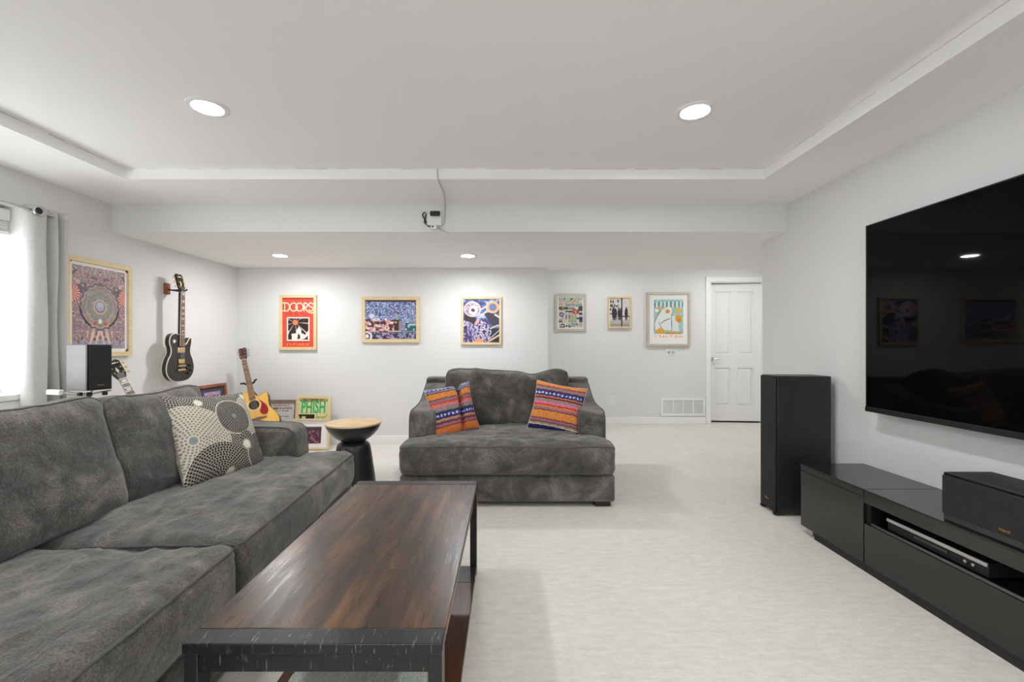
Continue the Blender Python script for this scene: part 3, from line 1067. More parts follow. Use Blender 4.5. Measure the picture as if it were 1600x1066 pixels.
obj('drawer_front', MB().box(0.0, 0.019, 0.002, W2 - 0.003, 0.046, 0.247), GLOSSBLACK, c2, bevel=0.0015)
obj('shelf_lip', MB().box(0.021, 0.026, 0.02, W2 - 0.02, 0.2445, 0.252), CHROME, c2)
obj('plinth', MB().box(0.012, dp - 0.05, 0.0, W2, 0.0, 0.042), MATBLACK, c2)

pl = thing('disc_player', 'flat black disc player with silver front strip on the open cabinet shelf', 'player', (CX0, 1.657, 0.2445))
obj('case', MB().box(0.05, 0.30, 0.0, 0.44, 0.004, 0.06), MATBLACK, pl, bevel=0.002)
obj('front_strip', MB().box(0.044, 0.0505, 0.0, 0.44, 0.045, 0.0605), CHROME, pl, bevel=0.001)
obj('disc_tray', MB().box(0.046, 0.0505, 0.15, 0.30, 0.024, 0.036), GLOSSBLACK, pl)
for k in range(2):
    obj('button', MB().cyl((0.042, 0.05 + 0.03 * k, 0.03), 0.006, 0.009, 12, 'x'), CHROME, pl, smooth=True)
for yy in (0.03, 0.41):
    obj('foot', MB().cyl((0.09, yy, 0.0), 0.012, 0.005, 14), MATBLACK, pl)
    obj('foot', MB().cyl((0.26, yy, 0.0), 0.012, 0.005, 14), MATBLACK, pl)

cs_ = thing('centre_speaker', 'black centre speaker lying on the media cabinet under the television', 'speaker', (1.80, 1.23, 0.4172))
obj('cabinet_shell', MB().box(0.010, 0.20, 0, 0.566, 0.0, 0.198), VINYLBLACK, cs_, bevel=0.003)
obj('front_baffle', MB().box(0.001, 0.0115, 0.001, 0.565, 0.0005, 0.1975), GLOSSBLACK, cs_, bevel=0.002)
gr_ = obj('grille', MB().box(-0.012, 0.001, 0.006, 0.560, 0.032, 0.188), GRILLE, cs_, bevel=0.004)


def rot_text(o, rz):
    o.rotation_euler = (0, 0, rz)


tx = text_part('badge', 'Klipsch', 0.0125, GOLDINK, gr_, (-0.0128, 0.333, 0.053))
rot_text(tx, R(-90))

ts = thing('tower_speaker', 'tall black floor standing speaker beside the media cabinet', 'speaker', (1.785, 2.89, 0), (0, 0, R(-3)))
obj('cabinet_shell', MB().box(0.012, 0.355, 0, 0.19, 0.022, 0.930), VINYLBLACK, ts, bevel=0.003)
gr = obj('grille', MB().box(-0.004, 0.0118, 0.004, 0.186, 0.026, 0.926), GRILLE, ts, bevel=0.006)
tx = text_part('badge', 'Klipsch', 0.015, GOLDINK, gr, (-0.0048, 0.10, 0.09))
rot_text(tx, R(-90))
for (a, c) in ((0.02, 0.015), (0.02, 0.175), (0.31, 0.015), (0.31, 0.175)):
    obj('foot', MB().prism([(a - 0.025, c - 0.012), (a + 0.04, c - 0.012), (a + 0.04, c + 0.012), (a - 0.025, c + 0.012)], 0.006, 0.0225).cyl((a, c, 0), 0.008, 0.007, 12), MATBLACK, ts)

# surround speaker on a stand behind the sofa
ss = thing('speaker_stand', 'slim metal stand with bracket behind the sofa carrying a small speaker', 'stand', (-2.69, 2.80, 0), (0, 0, R(-15)))
obj('base_plate', MB().lathe([(0.13, 0), (0.13, 0.012), (0.02, 0.02)], 30), MATBLACK, ss, smooth=True)
obj('pole', MB().cyl((0, 0, 0.015), 0.012, 0.80, 14), MATBLACK, ss, smooth=True)
obj('cradle', MB().tube([(-0.075, -0.07, 0.845), (-0.05, -0.06, 0.826), (0.0, -0.02, 0.818), (0.05, -0.045, 0.826), (0.09, -0.07, 0.845)], 0.006).tube([(-0.07, 0.07, 0.842), (0.0, 0.0, 0.818), (0.09, 0.07, 0.842)], 0.006), CHROME, ss, smooth=True)
obj('bracket_arm', MB().box(-0.19, -0.07, -0.115, -0.085, 0.822, 0.856), PLASTIC_W, ss, bevel=0.006)
obj('bracket_arm', MB().tube([(-0.09, -0.10, 0.84), (-0.05, -0.07, 0.83), (0.0, -0.02, 0.82)], 0.009), CHROME, ss, smooth=True)
for k, (x, y) in enumerate(((0.02, -0.06), (0.065, -0.035), (0.095, 0.03))):
    obj('clamp_pad', MB().cbox((x, y, 0.826), (0.024, 0.02, 0.024)), MATBLACK, ss, bevel=0.003)
sp = thing('surround_speaker', 'small silver sided bookshelf speaker with black grille in front of the curtain', 'speaker', (-2.69, 2.80, 0.851), (0, 0, R(-15)))
obj('cabinet_shell', MB().box(-0.09, 0.088, -0.068, 0.068, 0, 0.288), SILVERSIDE, sp, bevel=0.004)
obj('front_baffle', MB().box(0.0885, 0.098, -0.068, 0.068, 0, 0.288), BLACK, sp, bevel=0.002)
g2 = obj('grille', MB().box(0.098, 0.108, -0.061, 0.061, 0.010, 0.278), GRILLE, sp, bevel=0.004)
tx = text_part('badge', 'Klipsch', 0.013, GOLDINK, g2, (0.1088, 0.0, 0.032))
rot_text(tx, R(90))

# ------------------------------------------------------------------ curtain and rod
rod = thing('curtain_rod', 'thin dark metal curtain rod above the left window', 'curtain rod', (XL + 0.11, 0, 1.987))
obj('rod', MB().tube([(0, 0.9, 0), (0, 2.865, 0)], 0.008, 12), CHROME, rod, smooth=True)
obj('finial', MB().lathe([(0.008, 0), (0.014, -0.006), (0.018, -0.022), (0.012, -0.038), (0.003, -0.045)], 16, (0, 0.90, 0), 'y'), MATBLACK, rod, smooth=True)
obj('bracket', MB().box(-0.109, -0.095, 2.852, 2.878, -0.03, 0.03).tube([(-0.1, 2.865, 0), (0, 2.865, 0)], 0.006), MATBLACK, rod)
cu = thing('curtain', 'light grey grommet curtain panel gathered beside the window', 'curtain', (XL + 0.11, 0, 0))
# folded path along the rod (y) with depth (x)
kn = [(2.728, -0.045), (2.724, -0.015), (2.735, 0.010), (2.757, 0.022), (2.785, 0.026), (2.812, 0.018), (2.832, -0.012), (2.846, -0.05), (2.862, -0.02), (2.876, 0.022), (2.890, -0.01), (2.903, -0.05), (2.916, -0.01), (2.93, 0.03), (2.945, 0.0), (2.955, -0.04)]
ks = np.array(kn)
tpar = np.linspace(0, len(kn) - 1, 140)


def cat(a, t):
    i = np.clip(np.floor(t).astype(int), 0, len(a) - 2)
    f = t - i
    g = lambda j: a[np.clip(j, 0, len(a) - 1)]
    p0, p1, p2, p3 = g(i - 1), g(i), g(i + 1), g(i + 2)
    return 0.5 * (2 * p1 + (p2 - p0) * f + (2 * p0 - 5 * p1 + 4 * p2 - p3) * f ** 2 + (3 * p1 - p0 - 3 * p2 + p3) * f ** 3)


py, px = cat(ks[:, 0], tpar), cat(ks[:, 1], tpar)
zz = np.linspace(2.022, 0.02, 40)
V_, F_ = [], []
for i, z in enumerate(zz):
    fl = 1.0 + 0.25 * (2.02 - z) / 2
    for j in range(140):
        V_.append((px[j] * fl + 0.004 * math.sin(z * 7 + j * 0.1), py[j] + 0.006 * math.sin(z * 5 + j * 0.05) * (2.02 - z), z))
for i in range(39):
    for j in range(139):
        a = i * 140 + j
        F_.append((a, a + 1, a + 141, a + 140))
mbc = MB()
mbc.add(V_, F_)
o = obj('curtain_panel', mbc, CURTAIN, cu, smooth=True)
for p in o.data.polygons:
    p.use_smooth = True
sl = o.modifiers.new('thick', 'SOLIDIFY')
sl.thickness = 0.003


def grommet(y, x, ang):
    pts = []
    for k in range(28):
        a = 2 * math.pi * k / 28
        pts.append((x + 0.026 * math.cos(a) * math.sin(ang), y + 0.026 * math.cos(a) * math.cos(ang), 1.987 + 0.026 * math.sin(a)))
    return obj('grommet', MB().tube(pts, 0.0065, 8, True), CHROME, cu, smooth=True)


grommet(2.757, 0.026, 0.15)
hole = MB().lathe([(0.022, 0.0), (0.022, 0.002)], 24, (0.0265, 2.757, 1.987), 'x')
obj('eyelet_hole', hole, MATBLACK, cu)


# ------------------------------------------------------------------ pictures
def art_mesh(w, h, nx, ny, fn):
    u = np.linspace(0, 1, nx)
    v = np.linspace(0, 1, ny)
    U, V = np.meshgrid(u, v)
    co = np.stack([(U - 0.5) * w, np.zeros_like(U), (V - 0.5) * h], -1).reshape(-1, 3)
    idx = np.arange(nx * ny).reshape(ny, nx)
    q = np.stack([idx[:-1, :-1], idx[:-1, 1:], idx[1:, 1:], idx[1:, :-1]], -1).reshape(-1, 4)
    me = bpy.data.meshes.new('print')
    me.from_pydata(co.tolist(), [], q.tolist())
    c = np.ones((nx * ny, 4), np.float32)
    c[:, :3] = lin(np.clip(fn(U.ravel(), V.ravel()), 0, 255))
    ca = me.color_attributes.new('print', 'FLOAT_COLOR', 'POINT')
    ca.data.foreach_set('color', c.ravel())
    return me


def picture(label, w, h, fw, depth, fmat, fn, loc, rot=(0, 0, 0), res=110, mount=0.0, mount_mat=None, group=None, name='framed_poster', art_frac=None):
    """frame lies in local XZ, faces -Y, its back on y=0; origin at centre"""
    t = thing(name, label, 'picture', loc, rot, group)
    hw, hh = w / 2, h / 2
    for pts in ([(-hw, hh), (hw, hh), (hw - fw, hh - fw), (-hw + fw, hh - fw)], [(-hw, -hh), (hw, -hh), (hw - fw, -hh + fw), (-hw + fw, -hh + fw)],
                [(-hw, hh), (-hw, -hh), (-hw + fw, -hh + fw), (-hw + fw, hh - fw)], [(hw, hh), (hw, -hh), (hw - fw, -hh + fw), (hw - fw, hh - fw)]):
        obj('frame_rail', MB().prism(pts, -depth, -0.001, 'y'), fmat, t, bevel=0.0012, seg=1)
    iw, ih = w - 2 * fw, h - 2 * fw
    obj('backing', MB().box(-iw / 2 - 0.004, iw / 2 + 0.004, -depth * 0.55, -0.002, -ih / 2 - 0.004, ih / 2 + 0.004), mount_mat or WHITEPAPER, t)
    aw, ah = iw - 2 * mount, ih - 2 * mount
    if art_frac:
        aw, ah = art_frac[0] * iw, art_frac[1] * ih
    me = art_mesh(aw, ah, res, max(8, int(res * ah / aw)), fn)
    o = link('print', me, PRINT, t)
    o.location = (0, -depth * 0.55 - 0.0012, (art_frac[2] * ih if art_frac else 0))
    return t, o, (aw, ah)


def base(u, c):
    return np.tile(np.array(c, float), (len(u), 1))


def put(col, m_, c):
    col[m_] = c


def seg_d(u, v, a, b_, asp=1.0):
    ax, ay, bx, by = a[0], a[1] * asp, b_[0], b_[1] * asp
    px_, py_ = u, v * asp
    dx, dy = bx - ax, by - ay
    t = np.clip(((px_ - ax) * dx + (py_ - ay) * dy) / (dx * dx + dy * dy + 1e-9), 0, 1)
    return np.hypot(px_ - ax - t * dx, py_ - ay - t * dy)


def stroke(u, v, pts, wd, asp=1.0):
    m_ = np.zeros(len(u), bool)
    for a, b_ in zip(pts[:-1], pts[1:]):
        m_ |= seg_d(u, v, a, b_, asp) < wd
    return m_


def inpoly(u, v, poly):
    m_ = np.zeros(len(u), bool)
    n = len(poly)
    for i in range(n):
        x1_, y1_ = poly[i]
        x2_, y2_ = poly[(i + 1) % n]
        if y1_ == y2_:
            continue
        c = ((y1_ > v) != (y2_ > v)) & (u < (x2_ - x1_) * (v - y1_) / (y2_ - y1_) + x1_)
        m_ ^= c
    return m_


def arcpts(cx, cy, rx, ry, a0, a1, n=24):
    return [(cx + rx * math.cos(R(a0 + (a1 - a0) * k / n)), cy + ry * math.sin(R(a0 + (a1 - a0) * k / n))) for k in range(n + 1)]


def art_mandala(u, v):
    asp = 1.3
    x, y = np.abs(u - 0.5), (v - 0.52) * asp
    r, th = np.hypot(x, y), np.arctan2(y, x)
    n1 = fbm(x * 9, y * 9, 0, 11, 4)
    n2 = vnoise(x * 26, y * 26, 0, 12)
    n3 = fbm(x * 5 + 3, y * 5, 0, 14, 3)
    pal = np.array([[150, 92, 112], [176, 132, 142], [120, 100, 140], [196, 168, 158], [116, 136, 142], [170, 104, 96], [206, 184, 170], [92, 72, 92]], float)
    k = np.clip(((n1 * 1.4 + n2 * 0.5 - 0.35) * 8), 0, 7.99).astype(int)
    col = pal[k].copy()
    line = np.abs(np.sin(n1 * 40 + n2 * 3)) < 0.28
    col[line] *= 0.5
    mid_ = (r < 0.36)
    col[mid_] = col[mid_] * 0.45 + np.array([148, 152, 138]) * 0.55
    w2 = mid_ & (n3 > 0.55)
    col[w2] = col[w2] * 0.5 + np.array([200, 176, 140]) * 0.5
    for rr, wd, c in ((0.36, 0.012, (66, 56, 70)), (0.30, 0.006, (120, 96, 110)), (0.21, 0.008, (84, 110, 110))):
        put(col, np.abs(r - rr + 0.012 * np.sin(th * 18)) < wd, c)
    petal = (r > 0.13) & (r < 0.21) & (np.sin(th * 14) > 0)
    col[petal] = col[petal] * 0.4 + np.array([96, 150, 130]) * 0.6
    put(col, r < 0.125, (206, 188, 150))
    put(col, r < 0.10, (120, 96, 104))
    put(col, np.hypot(x, y - 0.01) < 0.082, (150, 164, 206))
    put(col, np.hypot(x - 0.02, y - 0.03) < 0.04, (186, 194, 220))
    col[:] = col * 0.74 + np.array([176, 150, 152]) * 0.26
    # shell fans left and right
    fx, fy = x - 0.50, (v - 0.66) * asp
    fr, ft = np.hypot(fx, fy), np.arctan2(fy, -fx)
    fan = (fr < 0.13)
    put(col, fan, (196, 74, 72))
    put(col, fan & (np.sin(ft * 16) > 0.2), (226, 196, 170))
    put(col, stroke(x, v, arcpts(0.0, 0.55, 0.38, 0.30, -60, -12), 0.014), (58, 44, 54))
    # lower ribs and basin
    rib = (v < 0.22) & (v > 0.05) & (x < 0.24) & (np.sin((x * 60 + (v - 0.2) * 22)) > 0.25)
    put(col, rib, (222, 190, 174))
    put(col, (v < 0.10) & (n2 > 0.55), (150, 158, 190))
    put(col, (x < 0.028) & (np.abs(v - 0.34) < 0.025), (232, 230, 214))
    put(col, np.hypot(x - 0.10, (v - 0.31) * asp) < 0.025, (186, 72, 66))
    return col


def art_doors(u, v):
    asp = 1.62
    col = base(u, (222, 78, 58)) * (0.94 + 0.1 * fbm(u * 14, v * 22, 0, 3, 3))[:, None]
    put(col, (v > 0.968), (180, 58, 48))
    band = (v > 0.72) & (v < 0.91)
    cr = np.array([244, 222, 196])
    dk = np.array([176, 56, 52])
    cy, ry, rx = 0.815, 0.082, 0.115
    # interlaced letters: D O O R S
    for cx in (0.355, 0.545):
        e = np.hypot((u - cx) / rx, (v - cy) / ry)
        put(col, (e < 1) & (np.abs(u - cx) > 0.055), dk)
    put(col, inpoly(u, v, [(0.03, 0.735), (0.13, 0.735), (0.13, 0.895), (0.03, 0.895)]), dk)
    w_ = 0.017
    for s_ in ([(0.005, 0.735), (0.075, 0.735), (0.075, 0.898), (0.005, 0.898)], [(0.075, 0.898)] + arcpts(0.11, cy, 0.115, ry, 90, -90) + [(0.075, 0.735)],
               arcpts(0.355, cy, rx, ry, 0, 360), arcpts(0.545, cy, rx, ry, 0, 360),
               [(0.69, 0.735), (0.69, 0.898)], [(0.69, 0.898)] + arcpts(0.715, 0.855, 0.085, 0.043, 90, -90) + [(0.69, 0.812)],
               [(0.72, 0.812), (0.77, 0.745), (0.85, 0.70), (0.95, 0.692), (0.995, 0.71)],
               arcpts(0.905, 0.858, 0.062, 0.040, 20, 270) + arcpts(0.905, 0.776, 0.068, 0.042, 90, -150)):
        put(col, stroke(u, v, s_, w_, asp), cr)
    # thin line of lettering under the title
    tl = (np.abs(v - 0.672) < 0.022) & (u > 0.12) & (u < 0.9) & (vnoise(u * 46, v * 60, 0, 8) > 0.52)
    put(col, tl, (176, 66, 34))
    bx_ = (u > 0.14) & (u < 0.86) & (v > 0.125) & (v < 0.605)
    put(col, bx_, (246, 234, 222))
    inn = (u > 0.175) & (u < 0.83) & (v > 0.15) & (v < 0.585)
    sx, sy = 0.41, 0.50
    th = np.arctan2((v - sy) * asp, u - sx)
    rr = np.hypot(u - sx, (v - sy) * asp)
    put(col, inn, (48, 28, 30))
    put(col, inn & (np.cos(th * 9 + 0.6) > 0.955), (232, 206, 200))
    put(col, inn & (v < 0.33) & (vnoise(u * 8, v * 16, 0, 5) > 0.55), (246, 230, 222))
    for poly in ([(0.40, 0.15), (0.44, 0.33), (0.52, 0.42), (0.60, 0.36), (0.60, 0.15)], [(0.58, 0.28), (0.72, 0.25), (0.83, 0.34), (0.83, 0.24), (0.70, 0.17), (0.58, 0.15)], [(0.30, 0.15), (0.30, 0.26), (0.37, 0.27), (0.39, 0.15)]):
        put(col, inpoly(u, v, poly) & inn, (246, 226, 216))
    put(col, inn & inpoly(u, v, [(0.47, 0.16), (0.50, 0.28), (0.56, 0.24), (0.57, 0.17)]), (60, 34, 34))
    put(col, rr < 0.085, (238, 128, 70))
    tl = (np.abs(v - 0.055) < 0.025) & (u > 0.13) & (u < 0.88) & (vnoise(u * 40, v * 50, 0, 18) > 0.5)
    put(col, tl, (236, 130, 60))
    put(col, (np.abs(v - 0.108) < 0.008) & (u > 0.15) & (u < 0.85) & (vnoise(u * 60, 0, 0, 3) > 0.4), (120, 40, 34))
    return col


def art_stage(u, v):
    n = fbm(u * 14, v * 12, 0, 31, 4)
    n2 = vnoise(u * 42, v * 36, 0, 32)
    col = base(u, (78, 98, 158))
    sw = np.sin(n * 30 + n2 * 2)
    col[sw > 0.1] = (134, 156, 204)
    col[sw > 0.75] = (206, 212, 226)
    col[sw < -0.8] = (50, 56, 104)
    m_ = (n2 > 0.78) & (np.hypot(u - 0.55, v - 0.72) < 0.18)
    col[m_] = (150, 110, 160)
    for cx, cy, rr, c in ((0.13, 0.585, 0.06, (206, 216, 240)), (0.62, 0.6, 0.05, (150, 170, 150)), (0.35, 0.68, 0.05, (120, 160, 180))):
        e = np.hypot((u - cx) * 1.3, v - cy) < rr * (0.7 + 0.6 * n)
        put(col, e, c)
    put(col, v > 0.955, (74, 48, 66))
    band = (v > 0.2) & (v < 0.47 + 0.06 * vnoise(u * 12, 0, 0, 4))
    put(col, band & (u < 0.68), (64, 46, 62))
    fig = band & (u < 0.62) & (fbm(u * 16, v * 12, 0, 40, 3) > 0.5)
    put(col, fig, (218, 158, 156))
    fig = band & (u < 0.62) & (fbm(u * 18, v * 14, 0, 41, 3) > 0.60)
    put(col, fig, (240, 206, 190))
    put(col, band & (u >= 0.62) & (vnoise(u * 22, v * 10, 0, 42) > 0.55), (150, 130, 150))
    put(col, band & (u >= 0.78) & (v < 0.42), (46, 86, 100))
    put(col, band & (u >= 0.78) & (vnoise(u * 20, v * 16, 0, 46) > 0.66), (160, 190, 200))
    put(col, (np.abs(u - 0.61) < 0.045) & (v > 0.22) & (v < 0.48), (60, 34, 30))
    put(col, (np.abs(u - 0.60) < 0.02) & (np.abs(v - 0.43) < 0.02), (224, 180, 120))
    put(col, np.hypot((u - 0.42) * 1.3, v - 0.29) < 0.05, (232, 206, 200))
    put(col, np.hypot((u - 0.42) * 1.3, v - 0.29) < 0.02, (60, 40, 60))
    for cx, cy in ((0.25, 0.51), (0.40, 0.51), (0.09, 0.38)):
        put(col, np.hypot((u - cx) * 1.3, v - cy) < 0.028, (224, 226, 240))
    put(col, np.abs(v - 0.185) < 0.018, (70, 48, 52))
    put(col, (np.abs(v - 0.20) < 0.014) & (u > 0.08) & ((u < 0.27) | (u > 0.45)), (206, 186, 172))
    put(col, (np.abs(v - 0.20) < 0.014) & (u > 0.7), (110, 160, 150))
    low = v < 0.155
    put(col, low, (52, 44, 62))
    put(col, low & (fbm(u * 26, v * 24, 0, 51, 3) > 0.54), (176, 150, 182))
    put(col, low & (u > 0.65) & (fbm(u * 22, v * 22, 0, 52, 3) > 0.54), (120, 140, 170))
    e = np.hypot((u - 0.03) * 1.3, v - 0.07)
    put(col, (e < 0.13) & (e > 0.09), (236, 226, 226))
    put(col, e < 0.045, (240, 236, 236))
    return col


def art_singer(u, v):
    asp = 1.28
    n = fbm(u * 9, v * 10, 0, 61, 4)
    n2 = vnoise(u * 30, v * 34, 0, 62)
    col = base(u, (84, 100, 160))
    put(col, n > 0.52, (120, 140, 196))
    put(col, n > 0.62, (176, 190, 220))
    put(col, (n < 0.40), (70, 62, 110))
    put(col, inpoly(u, v, [(0.55, 0.68), (0.78, 0.70), (1.0, 0.60), (1.0, 0.40), (0.80, 0.38)]), (58, 56, 74))
    put(col, (v < 0.33) & (u > 0.72), (40, 38, 46))
    for a, b_, w_, c in (((0.50, 0.77), (0.66, 0.84), 0.02, (236, 220, 190)), ((0.50, 0.63), (0.64, 0.71), 0.02, (238, 216, 170)), ((0.88, 0.64), (1.0, 0.58), 0.02, (240, 220, 180)),
                         ((0.70, 0.02), (1.0, 0.17), 0.022, (230, 196, 170)), ((0.70, 0.30), (0.96, 0.40), 0.018, (220, 200, 190)), ((0.62, 0.0), (1.0, 0.28), 0.012, (190, 200, 210))):
        put(col, seg_d(u, v, a, b_, asp) < w_, c)
    e = np.hypot(u - 0.82, (v - 0.815) * asp)
    put(col, e < 0.175, (232, 164, 118))
    put(col, (e < 0.175) & (e > 0.15), (244, 200, 160))
    put(col, e < 0.10, (112, 84, 104))
    put(col, e < 0.082, (84, 128, 196))
    # coat
    coat = inpoly(u, v, [(0.0, 0.0), (0.0, 0.50), (0.15, 0.53), (0.35, 0.42), (0.5, 0.52), (0.70, 0.42), (0.78, 0.25), (0.72, 0.0)])
    put(col, coat, (168, 156, 196))
    put(col, coat & (np.sin(u * 46 + n * 12) > 0.35), (50, 42, 62))
    put(col, coat & (n2 > 0.72), (216, 206, 226))
    put(col, coat & (u < 0.25) & (v < 0.3) & (n2 > 0.4), (72, 60, 110))
    put(col, inpoly(u, v, [(0.30, 0.0), (0.34, 0.08), (0.50, 0.09), (0.58, 0.0)]), (222, 150, 110))
    put(col, inpoly(u, v, [(0.02, 0.52), (0.04, 0.70), (0.22, 0.64), (0.38, 0.55), (0.30, 0.40), (0.2, 0.46)]), (46, 42, 38))
    put(col, inpoly(u, v, [(0.30, 0.42), (0.38, 0.56), (0.46, 0.54), (0.42, 0.44)]), (216, 160, 182))
    hair = np.hypot((u - 0.25) / 0.21, (v - 0.77) / 0.16)
    put(col, hair < 1.0, (168, 130, 150))
    put(col, (hair < 1.0) & (n2 > 0.5), (208, 184, 196))
    put(col, np.abs(hair - 1.06) < 0.06, (224, 224, 240))
    face = np.hypot((u - 0.275) / 0.125, (v - 0.745) / 0.115)
    put(col, face < 1.0, (238, 214, 212))
    put(col, np.hypot((u - 0.26) / 0.05, (v - 0.75) / 0.035) < 1, (84, 48, 56))
    put(col, inpoly(u, v, [(0.2, 0.74), (0.28, 0.79), (0.33, 0.73), (0.27, 0.70)]), (70, 44, 54))
    return col


def art_collage(u, v):
    col = base(u, (206, 202, 184))
    n2 = vnoise(u * 26, v * 32, 0, 71)
    rects = [(0, 1, .90, 1, (176, 186, 160)), (.22, .5, .9, 1, (160, 196, 182)), (0, .22, .79, .88, (206, 176, 166)), (.26, .84, .79, .87, (204, 170, 166)), (.48, .58, .79, .87, (226, 196, 150)),
             (.26, .98, .70, .77, (140, 172, 160)), (.42, .62, .70, .76, (130, 184, 196)), (0, .18, .68, .77, (204, 178, 182)), (0, .40, .60, .68, (62, 60, 44)), (.13, .22, .61, .70, (196, 152, 60)),
             (.42, .66, .60, .67, (150, 132, 106)), (.82, 1, .55, .70, (70, 66, 80)), (.28, .58, .50, .555, (30, 30, 56)), (0, .25, .28, .56, (222, 216, 218)), (.27, .45, .42, .52, (206, 190, 214)),
             (.60, .86, .45, .58, (196, 62, 60)), (.58, .70, .50, .62, (180, 90, 80)), (.48, .60, .40, .48, (214, 176, 120)), (.86, .99, .42, .50, (50, 70, 66)), (.42, .75, .18, .42, (170, 176, 146)),
             (.86, 1, .18, .36, (58, 52, 108)), (.76, 1, .28, .33, (40, 34, 70)), (.30, .34, .28, .40, (30, 30, 30)), (.42, .46, .30, .40, (60, 80, 56)), (0, .13, .18, .25, (30, 30, 34)), (.04, .09, .205, .25, (220, 214, 206)),
             (.52, .68, .04, .15, (120, 164, 190)), (.72, .8, .06, .14, (130, 150, 110)), (.84, .98, .06, .14, (170, 176, 190))]
    for a, b_, c, d, k in rects:
        m_ = (u > a) & (u < b_) & (v > c) & (v < d)
        col[m_] = k
        e = m_ & ((u < a + .012) | (u > b_ - .012) | (v < c + .01) | (v > d - .01))
        col[e] = np.array(k) * 0.6
    put(col, np.hypot((u - .12), (v - .43) * 1.2) < .095, (60, 44, 66))
    put(col, np.hypot((u - .12), (v - .43) * 1.2) < .06, (170, 150, 160))
    put(col, np.hypot((u - .55), (v - .945) * 1.6) < .04, (24, 26, 24))
    put(col, np.hypot((u - .72), (v - .515) * 1.2) < .035, (250, 214, 206))
    put(col, stroke(u, v, arcpts(.17, .065, .075, .045, 150, -60) + [(.06, .02), (.24, .02)], .018), (24, 26, 26))
    put(col, np.hypot(u - .335, (v - .055) * 1.2) < .035, (20, 20, 20))
    put(col, stroke(u, v, [(.43, .10), (.43, .03), (.5, .03)], .02), (26, 28, 26))
    sp_ = (n2 > 0.8)
    col[sp_] *= 0.6
    return col


def art_street(u, v):
    col = base(u, (214, 208, 204)) * (0.93 + 0.12 * fbm(u * 9, v * 9, 0, 81, 3))[:, None]
    put(col, (v < 0.22), (178, 178, 178))
    put(col, (v < 0.1), (156, 152, 146))
    put(col, (u < .30) & (v > .62), (198, 188, 184))
    for cx, cy in ((.06, .88), (.06, .74), (.17, .87), (.13, .73), (.25, .74), (.05, .60), (.36, .72)):
        put(col, (np.abs(u - cx) < .035) & (np.abs(v - cy) < .045), (60, 56, 60))
    put(col, np.abs(u - .615) < .035, (44, 42, 52))
    put(col, (np.abs(u - .45) < .02) & (v > .4) & (v < .8), (90, 92, 96))
    put(col, np.hypot(u - .42, (v - .9)) < .06, (90, 104, 100))
    for x_, top, w_ in ((.20, .66, .09), (.31, .60, .07), (.47, .62, .075), (.58, .63, .07), (.84, .64, .085)):
        put(col, (np.hypot((u - x_), (v - top)) < .042), (44, 40, 50))
        put(col, inpoly(u, v, [(x_ - w_, .45), (x_ - w_ * .8, top - .03), (x_ + w_ * .8, top - .03), (x_ + w_, .45), (x_ + w_ * .6, .30), (x_ - w_ * .6, .30)]), (46, 44, 58))
        put(col, (np.abs(u - x_ + .03) < .022) & (v < .32) & (v > .22), (58, 54, 60))
        put(col, (np.abs(u - x_ - .03) < .022) & (v < .32) & (v > .23), (58, 54, 60))
    put(col, (np.abs(v - .36) < .02) & (u > .42), (40, 42, 54))
    put(col, (np.abs(v - .45) < .02) & (u < .12), (50, 50, 56))
    return col


def art_bear(u, v):
    n = vnoise(u * 34, v * 40, 0, 92)
    col = base(u, (146, 186, 178))
    put(col, n > .6, (178, 204, 194))
    put(col, (v > .80) & (v < .95) & (np.sin(u * 46) > 0.1) & (n > .25), (100, 138, 146))
    put(col, (v > .80) & (v < .95) & (np.sin(u * 46) <= -.5), (222, 224, 214))
    put(col, (v < .11), (236, 234, 228))
    put(col, (v > .03) & (v < .10) & (vnoise(u * 26, v * 30, 0, 4) > .5), (226, 184, 148))
    body = [(.04, .22), (.03, .40), (.12, .56), (.26, .72), (.42, .80), (.55, .78), (.60, .68), (.62, .50), (.64, .22)]
    put(col, inpoly(u, v, body), (222, 224, 222))
    put(col, inpoly(u, v, [(.62, .2), (.62, .58), (.72, .60), (.84, .40), (.86, .2)]), (216, 222, 222))
    e = np.hypot((u - .50) / .12, (v - .72) / .10)
    put(col, e < 1, (232, 226, 206))
    put(col, np.hypot((u - .47) / .075, (v - .70) / .05) < 1, (206, 140, 66))
    for pts in ([(.03, .20), (.02, .40), (.10, .56), (.24, .72)], [(.25, .40), (.36, .46), (.55, .52)], [(.18, .42), (.26, .28)], [(.61, .22), (.60, .62)]):
        put(col, stroke(u, v, pts, .011), (92, 106, 118))
    for x_, y_, r_, c in ((.18, .76, .055, (232, 168, 60)), (.28, .80, .04, (214, 150, 60)), (.10, .72, .06, (236, 226, 206)), (.82, .72, .085, (236, 176, 70)), (.84, .52, .11, (226, 152, 34)), (.86, .47, .07, (210, 132, 30))):
        put(col, np.hypot(u - x_, (v - y_) * 1.3) < r_ * (0.8 + .4 * n), c)
    put(col, np.hypot((u - .22) / .14, (v - .20) / .075) < 1, (236, 172, 36))
    put(col, (np.hypot((u - .22) / .14, (v - .20) / .075) < 1) & (np.sin(u * 60 + v * 40) > .8), (180, 110, 30))
    put(col, (u > .38) & (u < .93) & (np.abs(v - .155) < .025), (212, 160, 66))
    put(col, (u > .38) & (u < .93) & (np.abs(v - .128) < .01), (150, 100, 50))
    put(col, (v > .1) & (v < .125), (236, 234, 228))
    return col


def art_panic(u, v):
    col = base(u, (74, 60, 120)) * (0.8 + .4 * fbm(u * 8, v * 8, 0, 101, 3))[:, None]
    put(col, (np.abs(u - .5) > .40), (60, 70, 130))
    put(col, v < .62, (50, 44, 84))
    put(col, (v < .62) & (vnoise(u * 12, v * 14, 0, 6) > .55), (160, 110, 120))
    return col


